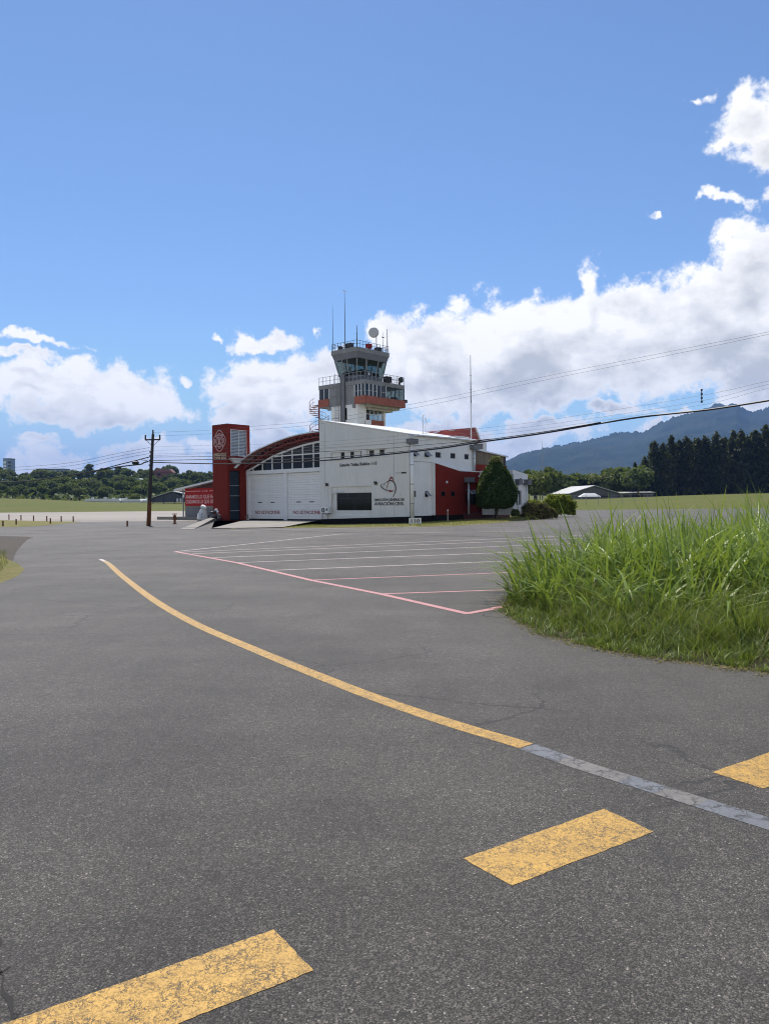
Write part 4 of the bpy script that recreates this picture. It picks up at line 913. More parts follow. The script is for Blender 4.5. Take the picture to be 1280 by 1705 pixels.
MB().tube([(0, 0, -.1), (0, 0, 3.2)], .05, 6).build('lower_tube', M['frame'], am); MB().tube([(0, 0, 3.2), (0, 0, 7.4)], [.045, .02], 6).build('upper_rod', M['dark'], am)
for z in (4.4, 5.6): MB().tube([(-.12, 0, z), (.12, 0, z)], .02, 4).build('crossbar', M['dark'], am)

# ------------------------------------------------------------------ street furniture by the station
hy = empty('fire_hydrant', gp(291, 872.5, .0), 0, 'rust red fire hydrant in front of the low slab left of the annex', 'fire hydrant')
MB().lathe([(.16, 0), (.16, .06), (.10, .07), (.10, .55), (.14, .56), (.14, .62), (.11, .70), (.0, .78)], 12).build('barrel', M['rust'], hy, True)
MB().tube([(-.22, 0, .42), (.22, 0, .42)], .06, 10).build('outlet', M['rust'], hy); MB().lathe([(.22, .78), (.22, .84), (.0, .88)], 8).build('cap_plate', M['rust'], hy)
stt = empty('statue', at(337, 867.5, 71.5), BROT + R(-90), 'white mottled figure like a seated dog, by the slate grey annex wall', 'statue')
b_ = MB(); b_.tube([(.0, 0, 0), (.0, 0, .2), (.03, 0, .55), (.1, 0, .85), (.22, 0, 1.12), (.26, 0, 1.2)], [.50, .50, .42, .34, .24, .05], 14); b_.build('body', M['tank'], stt, True)
b_ = MB(); b_.tube([(-.02, -.02, 1.2), (.12, -.02, 1.28), (.30, -.02, 1.25), (.50, -.04, 1.12), (.56, -.05, 1.08)], [.14, .25, .23, .15, .08], 12); b_.build('head', M['tank'], stt, True)
for x, y, z in ((.05, -.24, 1.25), (.42, -.2, 1.2), (.56, -.05, 1.12)): q = MB().lathe([(0, -.06), (.06, 0), (0, .06)], 8, (x, y, z)); q.build('dark_spot', M['dark'], stt, True)
for x in (-.18, .28): b_ = MB(); b_.tube([(x, -.32, 0), (x, -.34, .3), (x * .8, -.26, .75)], [.13, .10, .08], 8); b_.build('foreleg', M['tank'], stt, True)
for k in range(16):
    a, z = RNG.uniform(-2.6, -.5), RNG.uniform(.15, 1.0); r_ = .48 - .17 * z; q = MB().lathe([(0, -.05), (.05, 0), (0, .05)], 6, (r_ * math.cos(a) + .05 * z, r_ * math.sin(a), z)); q.build('dark_spot', M['midgrey'], stt, True)
# parked motorcycle
MOTO = at(357, 867.8, 69.6)
mo = empty('motorcycle', MOTO, BROT + R(-90), 'black motorcycle with a white helmet on its seat, parked by the red tower', 'motorcycle')
def wheel(x):
    q = MB(); n_ = 18
    q.tube([(x + .29 * math.cos(2 * math.pi * k / n_), 0, .30 + .29 * math.sin(2 * math.pi * k / n_)) for k in range(n_ + 1)], .055, 6, False); w_ = q.build('wheel', M['black'], mo, True)
    q = MB(); q.tube([(x, -.06, .3), (x, .06, .3)], .06, 8)
    for k in range(5): a = k * 2 * math.pi / 5; q.tube([(x, 0, .3), (x + .26 * math.cos(a), 0, .3 + .26 * math.sin(a))], .015, 4)
    q.build('rim', M['steel'], w_)
wheel(-.62); wheel(.66)
b_ = MB(); b_.tube([(-.45, 0, .45), (-.1, 0, .42), (.2, 0, .45), (.35, 0, .7)], [.10, .17, .17, .06], 8); b_.build('engine', M['dark'], mo, True)
b_ = MB(); b_.tube([(-.05, 0, .82), (.1, 0, .88), (.3, 0, .86), (.42, 0, .78)], [.09, .16, .15, .05], 10); b_.build('fuel_tank', M['dark'], mo, True)
b_ = MB(); b_.tube([(-.75, 0, .80), (-.45, 0, .80), (-.1, 0, .76)], [.08, .12, .10], 8); b_.build('saddle', M['black'], mo, True)
b_ = MB(); b_.tube([(.66, -.07, .3), (.42, -.07, .95)], .03, 6); b_.tube([(.66, .07, .3), (.42, .07, .95)], .03, 6); b_.build('fork', M['steel'], mo)
b_ = MB(); b_.tube([(.3, -.36, 1.0), (.4, -.15, 1.02), (.4, .15, 1.02), (.3, .36, 1.0)], .02, 6); b_.build('handlebar', M['dark'], mo); q = MB().lathe([(0, -.1), (.09, -.04), (.09, .05), (0, .08)], 10, (.5, 0, .86)); q.build('headlight', M['frame'], mo, True)
hm = tag(MB().lathe([(.12, .0), (.15, .06), (.15, .16), (.10, .25), (0, .28)], 12).build('helmet', M['papers'], None, True), 'white helmet resting on the motorcycle beside the red tower', 'helmet'); hm.location = MOTO + Vector((.2, -.15, .86))
sg = empty('ground_sign', gp(691, 873, .10), R(12), 'small white ground sign with dark marks in front of the grey corner downpipe', 'sign')
MB().box(-.42, .42, -.03, .03, .05, .42).build('sign_board', M['papers'], sg); MB().box(-.36, -.3, -.02, .02, -.15, .05).build('stake', M['steel'], sg); MB().box(.3, .36, -.02, .02, -.15, .05).build('stake', M['steel'], sg)
text('sign_lettering', '110', M['blktxt'], sg, (-.28, -.031, .12), (1, 0, 0), (0, 0, 1), .58, .22, .006)
wp = empty('marker_post', at(745.5, 868, 57), 0, 'slim pale post standing in front of the dark red bay wall', 'post'); MB().tube([(0, 0, 0), (0, 0, .80)], .05, 8).build('shaft', M['concrete'], wp); MB().lathe([(.055, .8), (.05, .84), (0, .86)], 8).build('post_cap', M['papers'], wp)
bgr = 'low brown posts edging the grass by the runway'
for i, (px, py, lb_) in enumerate(((5, 876.5, 'leftmost of the near row of low brown posts at the left picture edge'), (27, 873.5, 'second post of the near row on the dry grass verge'), (84, 872, 'low brown post at the tip of the near row'),
        (15, 865.5, 'leftmost post of the far row along the runway'), (35, 866.3, 'second post from the left in the far row along the runway'), (56, 867.5, 'third post from the left in the far row along the runway'),
        (78, 868.3, 'fourth post of the far row, just behind the tip of the near row'), (102, 868.6, 'last but one post of the far row along the runway'), (122, 868.8, 'rightmost post of the far row along the runway'), (212, 876.5, 'lone low post left of the utility pole'))):
    o = empty('bollard', gp(px, py), 0, lb_, 'bollard', bgr); dm_ = gp(px, py).y; h_ = 8.6 / FPX * dm_
    MB().tube([(0, 0, 0), (0, 0, h_)], .065, 8).build('shaft', M['rust'], o); MB().lathe([(.07, h_), (.06, h_ + .03), (0, h_ + .05)], 8).build('post_cap', M['dark'], o)

# ------------------------------------------------------------------ utility pole and wires
PB = gp(247, 875.5); PB.z = 0
def make_pole(base_, label, lean=0.45):
    o = empty('utility_pole', base_, 0, label, 'utility pole')
    MB().tube([(0, 0, -.3), (lean * .4, 0, 3.0), (lean, 0, 6.9)], [.165, .14, .10], 10).build('shaft', M['pole'], o, True)
    MB().box(lean - .58, lean + .58, -.16, -.07, 6.42, 6.52).build('crossarm', M['pole'], o)
    for dx, dz in ((-.54, 6.52), (.54, 6.52), (0, 6.9)): MB().lathe([(.05, 0), (.07, .04), (.05, .08), (.075, .14), (.05, .2), (.07, .27), (.0, .34)], 8, (lean + dx, -.11 if dx else 0, dz)).build('insulator', M['dark'], o, True)
    for z in (4.5, 4.85, 5.2, 5.5): MB().box(lean * z / 7 - .18, lean * z / 7 - .10, -.05, .05, z, z + .12).build('spool_bracket', M['dark'], o)
    MB().tube([(lean - .5, -.1, 6.45), (lean - .05, 0, 6.0)], .02, 4).build('brace', M['steel'], o); MB().tube([(lean + .5, -.1, 6.45), (lean - .02, 0, 6.0)], .02, 4).build('brace', M['steel'], o)
    return o
make_pole(PB, 'dark wooden utility pole with a crossarm, its foot bare rusty brown')
o = empty('cable_closure', PB + Vector((-.9, 0, 4.75)), 0, 'black cable closure hanging on the thick cable just left of the utility pole', 'cable closure'); MB().tube([(-.25, 0, 0), (-.2, 0, .0), (.2, 0, .0), (.25, 0, 0)], [.06, .13, .13, .06], 8).build('casing', M['black'], o); MB().tube([(0, 0, .1), (.3, 0, .25), (.9, 0, .15)], .02, 4).build('lead', M['black'], o)
PE, PW = Vector((19, 22, 0)), Vector((-72, 92, 0))
def wire(label, side, pts_, r, group):
    end = PE if side == 'E' else PW; d = (end - PB); nrm = Vector((-d.y, d.x, 0)); out_ = []
    for px, py in pts_:
        q = ray(px, py); s_ = (PB - Vector((0, 0, CAM_H))).dot(nrm) / q.dot(nrm); out_.append(Vector((0, 0, CAM_H)) + q * s_)
    path = smooth_path(out_, 5); base_ = path[0].copy()
    b = MB().tube(path, r * (.68 if r < .012 else 1), 5); o = b.build('overhead_wire', M['black'], None, True, off=tuple(base_)); o.location = base_
    return tag(o, label, 'wire', group)
ge, gw = 'wires running right from the utility pole', 'wires running left from the utility pole'
wire('thickest black cable sweeping up to the right edge in front of the mountain', 'E', [(249, 769.5), (350, 772), (440, 771), (534, 767), (610, 760), (678, 753), (740, 745.5), (797, 736.5), (900, 722), (1055, 696), (1180, 682), (1310, 662), (1450, 641)], .036, ge)
wire('black wire just above the thickest cable, meeting it over the white building', 'E', [(249, 767), (350, 765), (440, 766), (534, 762.5), (610, 757), (678, 750.5), (740, 743), (797, 734), (900, 719.5), (1000, 703)], .022, ge)
wire('thin black wire crossing the upper windows of the grey wall', 'E', [(249, 761), (350, 760), (440, 758), (534, 752), (640, 746.5), (700, 741), (760, 736), (830, 729.5)], .016, ge)
wire('thin wire at mid height across the red emblem tower', 'E', [(249, 759), (350, 755), (440, 752), (534, 746), (640, 739), (720, 731), (800, 722)], .010, ge)
wire('topmost thin wire rising over the control tower to the right edge', 'E', [(254, 720), (352, 716), (430, 709), (530, 700), (700, 670), (900, 628), (1100, 588), (1300, 548), (1420, 522)], .009, ge)
wire('second thin wire just below the topmost one', 'E', [(257, 726), (352, 722), (430, 715), (530, 706), (700, 677), (900, 634), (1100, 594), (1300, 552), (1420, 527)], .009, ge)
for k, (a, b, c, d, l) in enumerate(((736, 713, 692, 634, 'uppermost of the three fine wires joined by a spacer'), (742, 719, 700, 639.5, 'middle one of the three fine wires joined by a spacer'), (748, 725, 706, 646, 'lowest of the three fine wires joined by a spacer'))):
    wire(l, 'E', [(252, a + 8), (360, a + 5), (530, a), (800, b), (960, c), (1169, c - 34 + k), (1280, d), (1420, d - 24)], .007, ge)
q1, q2 = [ray(1168, y) for y in (649, 669)]; dd = (PE - PB); nr = Vector((-dd.y, dd.x, 0)); sps = [Vector((0, 0, CAM_H)) + q * ((PB - Vector((0, 0, CAM_H))).dot(nr) / q.dot(nr)) for q in (q1, q2)]
o = empty('wire_spacer', sps[1], 0, 'small dark spacer clipped across the three fine wires at the right', 'wire spacer'); hh = sps[0].z - sps[1].z
MB().tube([(0, 0, 0), (0, 0, hh)], .018, 6).build('rod', M['dark'], o)
for f in (0, .33, .66, 1): MB().tube([(-.03, 0, hh * f), (.03, 0, hh * f)], .035, 6).build('clip', M['dark'], o)
wire('thick black cable sagging from the utility pole to the left edge', 'W', [(247, 768), (240, 770), (233, 773), (200, 777), (130, 789), (60, 799.5), (0, 803), (-80, 804)], .050, gw)
wire('second black cable looping close above the thick one near the pole', 'W', [(248, 761), (236, 764), (225, 767), (200, 773), (170, 781), (140, 787.3)], .040, gw)
for k, (a, b, l) in enumerate(((745, 778, 'highest of the fine wires fanning left from the utility pole'), (750, 783, 'second highest fine wire fanning left from the utility pole'), (755, 790, 'lowest fine wire fanning left from the utility pole'))): wire(l, 'W', [(249, a), (200, a + 9), (120, b - 8), (40, b - 1), (-40, b + 3)], .012, gw)
# ------------------------------------------------------------------ foliage
def cards(cent, size, nrm=None, aspect=1.0, jit=.9):
    """small leaf-clump quads, one island each, roughly facing nrm"""
    n = len(cent); d = RNG.normal(size=(n, 3))
    if nrm is not None: d = d * jit + nrm
    d /= np.linalg.norm(d, axis=1, keepdims=True) + 1e-9
    a = np.cross(d, RNG.normal(size=(n, 3))); a /= np.linalg.norm(a, axis=1, keepdims=True) + 1e-9
    b = np.cross(d, a); s = (size * RNG.uniform(.6, 1.35, n))[:, None] if np.ndim(size) == 0 else (np.asarray(size) * RNG.uniform(.6, 1.35, n))[:, None]
    a = a * s * .5 * aspect; b = b * s * .5; bend = d * s * .12
    v = np.stack([cent - a - b * .6 - bend, cent + a * .5 - b - bend * .2, cent + a + b * .55 - bend, cent - a * .45 + b + bend], 1).reshape(-1, 3)
    return v, np.arange(4 * n).reshape(-1, 4)
def leaf_mesh(name, cent, size, m, nrm=None, **k):
    v, f = cards(cent, size, nrm, **k); return raw(name, v, f, m)
def lobes(nl, per, rx, rz, zc, lob=(.35, .55), zmin=-.6):
    """points near the surface of many overlapping lobes that make an uneven crown"""
    C_, N_ = [], []
    for k in range(nl):
        d = RNG.normal(size=3); d /= np.linalg.norm(d); d[2] = max(d[2], zmin)
        r = RNG.uniform(.45, .85); c = np.array([d[0] * rx * r, d[1] * rx * r, zc + d[2] * rz * r]); lr = RNG.uniform(*lob) * rx
        q = RNG.normal(size=(per, 3)); q /= np.linalg.norm(q, axis=1, keepdims=True); q[:, 2] = np.where(q[:, 2] < -.3, -q[:, 2] * .5, q[:, 2])
        C_.append(c + q * lr * RNG.uniform(.72, 1.06, (per, 1)) * np.array([1, 1, .8])); N_.append(q)
    return np.concatenate(C_), np.concatenate(N_)
LM = dict(
 far=leaf_mat('hill_foliage', (.042, .070, .024), (.125, .155, .058), .24),
 pale=leaf_mat('pale_foliage', (.095, .125, .040), (.19, .20, .075), .25),
 mid=leaf_mat('mid_foliage', (.045, .078, .020), (.135, .160, .045), .25),
 dark=leaf_mat('conifer_foliage', (.016, .027, .012), (.064, .064, .028), .15, .6),
 top=leaf_mat('clipped_cypress_foliage', (.018, .043, .014), (.075, .115, .030), .2, .5),
 hedge=leaf_mat('golden_hedge_foliage', (.10, .14, .02), (.24, .27, .035), .35),
 shrub=leaf_mat('reddish_shrub_foliage', (.08, .10, .03), (.20, .13, .085), .25),
 tall=leaf_mat('tall_grass_blade', (.075, .155, .014), (.265, .345, .075), .38, .42, .32),
 short=leaf_mat('short_grass_blade', (.040, .100, .013), (.215, .265, .050), .34, .5, .3),
 dry=leaf_mat('dry_grass_stalk', (.16, .13, .06), (.30, .26, .13), .3, .6),
 lawn=leaf_mat('lawn_blade', (.16, .18, .04), (.27, .25, .09), .35, .6),
)
def trunk_mesh(h, r, branches=4, spread=1.5, n=6):
    b = MB(); b.tube([(0, 0, -.5), (r * .4, 0, h * .5), (0, 0, h)], [r * 1.3, r, r * .5], n)
    for k in range(branches):
        a = k * 2.4 + .3; z = h * (.5 + .09 * k); b.tube([(0, 0, z), (math.cos(a) * spread * .5, math.sin(a) * spread * .5, z + spread * .5), (math.cos(a) * spread, math.sin(a) * spread, z + spread * .9)], [r * .5, r * .35, r * .15], 5)
    o = b.build('trunk', M['bark'], None, True); me = o.data; bpy.data.objects.remove(o); return me
def hill_proto(m, rx, rz, nl, per, size, h):
    c, n_ = lobes(nl, per, rx, rz, h); return leaf_mesh('crown', c, size, LM[m], n_), trunk_mesh(h, .28, 3, rx * .5)
PROT = [hill_proto('far', 5.6, 4.0, 16, 110, 1.25, 6.0), hill_proto('far', 4.6, 5.0, 14, 110, 1.15, 6.8), hill_proto('mid', 6.6, 4.2, 20, 100, 1.3, 6.2),
        hill_proto('pale', 5.4, 3.6, 15, 110, 1.15, 5.6), hill_proto('mid', 4.2, 3.6, 12, 110, 1.05, 5.0), hill_proto('far', 3.6, 6.4, 16, 90, 1.1, 8.0)]
KIND = ['broad dark tree', 'tall rounded dark tree', 'wide spreading mid green tree', 'pale green tree', 'small round mid green tree', 'tall narrow dark tree']
ORD = 'first second third fourth fifth sixth seventh eighth ninth tenth eleventh twelfth thirteenth fourteenth fifteenth sixteenth seventeenth eighteenth nineteenth twentieth'.split() + ['twenty-' + q for q in 'first second third fourth fifth sixth seventh eighth ninth'.split()]
def tree(p, k, s, where, group, name='hill_tree'):
    o = empty(name, p, RNG.uniform(0, 6.28), None, 'tree', group); o.scale = (s, s, s * RNG.uniform(.9, 1.12))
    link('crown', PROT[k][0], o); link('trunk', PROT[k][1], o); o['label'] = (KIND[k] + ' ' + where).strip(); return o
def ter(px, dist):
    d = ray(px, 840); x = d.x / d.y * dist; return Vector((x, dist, float(terrain(x, dist))))
# the wooded hill on the left, row behind row
for row, (dist, n_, tops) in enumerate(((445, 21, .72), (490, 20, .85), (545, 20, .95), (610, 20, 1.0), (690, 19, 1.08), (770, 18, 1.15))):
    for i in range(n_):
        px = -25 + (i + RNG.uniform(-.38, .38)) * 395 / (n_ - 1); dd = dist + RNG.uniform(-20, 20)
        p = ter(px, dd); k = int(RNG.choice(6, p=[.26, .2, .2, .12, .12, .1])); s = tops * RNG.uniform(.72, 1.2)
        if 145 < px < 320 and row == 0: s *= .8
        where = ['along the front of the wooded hill', 'low on the wooded hill', 'halfway up the wooded hill', 'high on the wooded hill', 'near the crest of the wooded hill', 'on the skyline of the wooded hill'][row]
        tree(p, k, s, '', 'trees on the wooded hill behind the runway')['label'] = KIND[k] + ', ' + ORD[i] + ' from the left ' + where
for px, s, lb in ((148, 1.45, 'tree standing above the skyline left of the utility pole'), (235, 1.15, 'pointed tree breaking the skyline beside the utility pole')):
    tree(ter(px, 800), 5, s, lb, 'trees breaking the hill skyline')['label'] = lb
# understorey that reads as one mass
pts_ = []
for i in range(1500):
    px = RNG.uniform(1048, 1330); p = ter(px, RNG.uniform(349, 392)); pts_.append((p.x, p.y, p.z + RNG.uniform(0, 3.2)))
us_ = leaf_mesh('undergrowth', np.array(pts_), 2.2, LM['dark'], np.array([0, -.4, 1.]))
tag(link('undergrowth', us_), 'dark undergrowth closing the gaps between the conifer trunks', 'undergrowth', None, 'stuff')
pts_ = []
for i in range(5200):
    px = RNG.uniform(-30, 375); dist = RNG.uniform(428, 840); p = ter(px, dist); pts_.append((p.x, p.y, p.z + RNG.uniform(0, 3.6)))
us_ = leaf_mesh('undergrowth', np.array(pts_), 2.6, LM['far'], np.array([0, -.4, 1.]))
tag(link('undergrowth', us_), 'dark undergrowth filling the gaps between the hill trees', 'undergrowth', None, 'stuff')
# trees to the right of the station
for i, (px, dist, k, s, lb) in enumerate((
    (893, 215, 3, .80, 'pale yellowish tree just right of the white entrance block'), (868, 255, 0, .8, 'dark tree peeping out behind the white entrance block'), (915, 255, 1, .95, 'tall dark tree behind the pale yellowish tree'),
    (936, 345, 2, 1.1, 'spreading mid green tree behind the left slope of the grey shed'), (968, 350, 0, 1.2, 'dark tree behind the ridge of the grey shed'), (1000, 345, 3, 1.15, 'pale flat topped tree right of the shed ridge'),
    (1032, 350, 2, 1.2, 'mid green tree left of the dark conifer row'), (1050, 338, 4, 1.3, 'small tree at the foot of the first dark conifer'), (943, 336, 4, 1.0, 'small mid green tree at the left end of the grey shed'),
    (985, 375, 1, 1.2, 'tall dark tree far behind the grey shed'), (1018, 370, 5, 1.1, 'narrow dark tree far behind the shed roof'), (850, 320, 0, 1.15, 'dark tree low behind the brown panelled wing'), (890, 330, 2, 1.2, 'broad green tree behind the thin distant mast'), (928, 340, 0, 1.15, 'broad dark tree behind the pale yellowish tree'), (1062, 320, 0, 1.1, 'dark tree just behind the first conifer'))):
    tree(ter(px, dist), k, s, lb, None, 'broadleaf_tree')['label'] = lb
for i in range(26):
    px = 845 + i * 9 + RNG.uniform(-4, 4); tree(ter(px, 400 + RNG.uniform(-25, 45)), int(RNG.integers(0, 6)), RNG.uniform(.8, 1.15), '', 'far tree belt below the mountain', 'broadleaf_tree')['label'] = ORD[i] + ' tree from the left in the far belt below the mountain'
# dark conifer row
def conifer_proto(seed, h=26., r=3.0):
    C_, N_ = [], []
    for k in range(46):
        z = h * (.0 + 1.0 * (k / 46)); f = (1 - (z / h) ** 2.6) * r * RNG.uniform(.75, 1.15) + .35
        for j in range(RNG.integers(3, 6)):
            a = RNG.uniform(0, 6.28); L_ = f * RNG.uniform(.6, 1.1); n_ = 11; s_ = RNG.uniform(.25, 1, n_)
            p = np.stack([np.cos(a) * L_ * s_, np.sin(a) * L_ * s_, z + s_ * L_ * .75 + RNG.normal(size=n_) * .35], 1) + RNG.normal(size=(n_, 3)) * .22
            C_.append(p); N_.append(np.tile([math.cos(a), math.sin(a), .9], (n_, 1)))
    return leaf_mesh('crown', np.concatenate(C_), .95, LM['dark'], np.concatenate(N_), aspect=.7), trunk_mesh(h * .9, .35, 0)
CONI = [conifer_proto(i, h, r) for i, (h, r) in enumerate(((26, 4.4), (27, 3.8), (25, 4.8), (24, 4.1)))]
order = 0
for row, (d0, xs_) in enumerate(((352, np.linspace(1060, 1318, 19)), (366, np.linspace(1075, 1325, 18)), (382, np.linspace(1085, 1330, 14)))):
    for i, px in enumerate(xs_):
        px = px + RNG.uniform(-3, 3); p = ter(px, d0 + RNG.uniform(-4, 4)); k = int(RNG.integers(0, 4))
        s = .93 + .20 * min(1, max(0, (px - 1062) / 190)) + RNG.uniform(-.06, .06)
        if row == 0: s *= .62 + .38 * min(1, (px - 1055) / 42)
        elif row == 1: s *= .80 + .20 * min(1, (px - 1070) / 40)
        o = empty('conifer', p, RNG.uniform(0, 6.28), None, 'tree', 'row of dark conifers at the field edge'); o.scale = (s * 1.05, s * 1.05, s)
        link('crown', CONI[k][0], o); link('trunk', CONI[k][1], o)
        o['label'] = 'dark conifer, ' + ORD[i] + ' from the left in the ' + ('front', 'middle', 'rear')[row] + ' rank of the row'
# clipped tree, hedge and shrub by the station
tp = empty('topiary_tree', at(825.5, 861, 63), 0, 'dark green clipped teardrop tree in front of the red bay wall', 'tree')
n_ = 15000; z = RNG.uniform(.0, 1, n_); prof = np.interp(z, [0, .05, .15, .32, .5, .7, .85, .95, 1.0], [.55, .86, .98, 1.0, .90, .69, .47, .26, .04]); a = RNG.uniform(0, 6.283, n_)
wob = 1 + .06 * np.sin(3 * a + 5 * z) + .05 * np.sin(7 * a - 11 * z); rr = prof * wob * 1.66 * np.sqrt(RNG.uniform(.62, 1.06, n_)); zz = .72 + z * 3.92
cn = np.stack([rr * np.cos(a), rr * np.sin(a), zz], 1); nm = np.stack([np.cos(a), np.sin(a), .5 + 0 * a], 1)
link('crown', leaf_mesh('crown', cn, .15, LM['top'], nm, aspect=.6), tp)
sp_ = np.stack([RNG.normal(size=500) * .22, RNG.normal(size=500) * .22, 4.45 + RNG.uniform(0, .55, 500)], 1); link('crown_tip', leaf_mesh('crown_tip', sp_, .16, LM['pale'], np.array([0, 0, 1.]), aspect=.4), tp)['kind'] = 'stuff'
link('trunk', trunk_mesh(1.3, .16, 3, .6), tp)
def bush(name, pos, rx, ry, h, n_, size, m, label, cat, extra=0.):
    o = empty(name, pos, 0, label, cat); q = RNG.normal(size=(n_, 3)); q /= np.linalg.norm(q, axis=1, keepdims=True); q[:, 2] = np.abs(q[:, 2])
    w_ = 1 + .14 * np.sin(q[:, 0] * 7 + 1) * np.sin(q[:, 1] * 6 + q[:, 2] * 5) + RNG.normal(size=n_) * .05
    c = q * w_[:, None] * RNG.uniform(.82, 1.04, (n_, 1)); sq = np.sign(c) * np.abs(c) ** .75
    link('foliage', leaf_mesh('foliage', sq * np.array([rx, ry, h]), size, LM[m], q), o)
    b = MB()
    for k in range(5): b.tube([(0, 0, 0), (math.cos(k * 1.3) * rx * .5, math.sin(k * 1.3) * ry * .5, h * .7)], .03, 5)
    b.build('stem', M['bark'], o); return o
bush('hedge', at(886, 858, 76), 1.0, .9, 1.45, 2200, .17, 'hedge', 'low golden green hedge next to the white entrance block', 'hedge')
bush('hedge', at(930, 857, 74), 1.55, 1.1, 1.85, 4200, .19, 'hedge', 'larger rounded golden green hedge at the road edge', 'hedge')
bush('shrub', at(892, 862, 66), 1.3, .9, 1.25, 2600, .16, 'shrub', 'mottled reddish green shrub in front of the low golden hedge', 'shrub')
bush('shrub', at(912, 862.5, 66), .8, .7, .85, 1300, .14, 'shrub', 'smaller reddish shrub at the corner of the lawn', 'shrub')
bush('small_plant', at(858, 860, 64), .35, .3, .6, 350, .12, 'mid', 'small green plant under the white entrance window', 'plant')

# tall grass on the bank: real blades
def inside(poly, x, y):
    c = np.zeros(len(x), bool); n_ = len(poly)
    for i in range(n_):
        x1, y1 = poly[i]; x2, y2 = poly[(i + 1) % n_]
        c ^= ((y1 > y) != (y2 > y)) & (x < (x2 - x1) * (y - y1) / (y2 - y1 + 1e-12) + x1)
    return c
def scatter(poly, n_):
    q = np.array(poly); lo_, hi_ = q.min(0), q.max(0); out_ = np.zeros((0, 2))
    while len(out_) < n_:
        p = RNG.uniform(lo_, hi_, (n_ * 2, 2)); out_ = np.concatenate([out_, p[inside(poly, p[:, 0], p[:, 1])]])
    return out_[:n_]
def blades(name, base_, z0, h, w, lean, droop, m, seg=5, az=None):
    """curved tapering strips; all arguments arrays of length n"""
    n_ = len(base_); az = RNG.uniform(0, 6.283, n_) if az is None else az
    s = np.linspace(0, 1, seg + 1)[None, :]
    out_ = h[:, None] * (lean[:, None] * s + droop[:, None] * s ** 2.4)
    up_ = h[:, None] * (s - .42 * np.clip(droop, 0, 1.4)[:, None] * s ** 2.6)
    cx = base_[:, 0:1] + np.cos(az)[:, None] * out_; cy = base_[:, 1:2] + np.sin(az)[:, None] * out_; cz = z0 + up_
    fa = az + np.pi / 2 + RNG.normal(size=n_) * .5
    ww = w[:, None] * np.interp(s, [0, .25, .6, 1], [.6, 1, .8, .04]) * .5
    dx, dy = np.cos(fa)[:, None] * ww, np.sin(fa)[:, None] * ww
    Lv = np.stack([cx - dx, cy - dy, cz], -1); Rv = np.stack([cx + dx, cy + dy, cz + 0 * cz], -1)
    v = np.stack([Lv, Rv], 2).reshape(-1, 3); k = (seg + 1) * 2
    f0 = np.array([(2 * i, 2 * i + 1, 2 * i + 3, 2 * i + 2) for i in range(seg)]); f = (np.arange(n_)[:, None, None] * k + f0).reshape(-1, 4)
    me = raw(name, v, f, m); me.polygons.foreach_set('use_smooth', [True] * len(f)); return me
edge = [tuple(gp(*q)[:2]) for q in ((846, 992), (840, 1020), (900, 1057), (1000, 1080), (1100, 1097), (1280, 1120))]
front = edge + [(6, 5.3), (9, 4.2)]
tall_poly = [(2.25, 13.6), (1.95, 12.2), (1.98, 11.2), (2.35, 10.1), (3.0, 9.5), (4.3, 8.9), (5.6, 7.9), (9, 6.2), (18, 6), (22, 19), (8.5, 17.5), (4.4, 16)]
NC = 1100; cl_ = scatter(tall_poly, NC); ci = RNG.integers(0, NC, 26000); ch = RNG.uniform(.72, 1.18, NC); ca = RNG.uniform(0, 6.283, NC)
bb = cl_[ci] + RNG.normal(size=(26000, 2)) * .13; ok = inside(tall_poly, bb[:, 0], bb[:, 1]); bb, ci = bb[ok], ci[ok]
edge_d = np.clip((bb[:, 0] - 1.9) / 1.5, 0, 1); nfront = np.clip((bb[:, 1] - (13.2 - bb[:, 0] * .95)) / 2.2, 0, 1)
h = 1.25 * RNG.uniform(.55, 1.42, len(bb)) ** .8 * ch[ci] * (.74 + .26 * edge_d) * (.70 + .30 * nfront) * np.where(bb[:, 0] > 5.4, 1.12, 1.0)
out_az = np.where((edge_d < .75) & (RNG.uniform(size=len(bb)) < .7), np.pi + RNG.normal(size=len(bb)) * .7, RNG.uniform(0, 6.283, len(bb)))
me = blades('tall_grass', bb, 0., h, RNG.uniform(.020, .052, len(bb)), RNG.uniform(.02, .45, len(bb)), RNG.uniform(0, 1.35, len(bb)) ** 1.2, LM['tall'], 6, az=out_az)
tag(link('tall_grass', me), 'tall bright green grass with long arching blades on the bank at the right', 'grass', None, 'stuff')
spoly = front + [(12, 5.5), (9, 8), (4.2, 10.6), (2.9, 11.5), (2.1, 13.6)]
def dist_edge(p):
    d = np.full(len(p), 9.)
    for (x1, y1), (x2, y2) in zip(edge[:-1], edge[1:]):
        e = np.array([x2 - x1, y2 - y1]); t_ = np.clip(((p - [x1, y1]) @ e) / (e @ e), 0, 1); d = np.minimum(d, np.linalg.norm(p - ([x1, y1] + t_[:, None] * e), axis=1))
    return d
NT_ = 2600; tc = scatter(spoly, NT_); ti = RNG.integers(0, NT_, 40000); th = RNG.uniform(.55, 1.3, NT_); ta = RNG.uniform(0, 6.283, NT_)
sb_ = tc[ti] + RNG.normal(size=(40000, 2)) * .055; de = dist_edge(sb_)
hs = (.09 + .42 * np.clip(de / 1.4, 0, 1)) * th[ti] * RNG.uniform(.55, 1.2, len(sb_))
me = blades('short_grass', sb_, 0., hs, RNG.uniform(.005, .013, len(sb_)), RNG.uniform(.15, .9, len(sb_)), RNG.uniform(0, .9, len(sb_)), LM['short'], 4, az=ta[ti] + RNG.normal(size=len(sb_)) * 1.1)
tag(link('short_grass', me), 'fine shorter grass spilling over the road edge below the tall grass', 'grass', None, 'stuff')
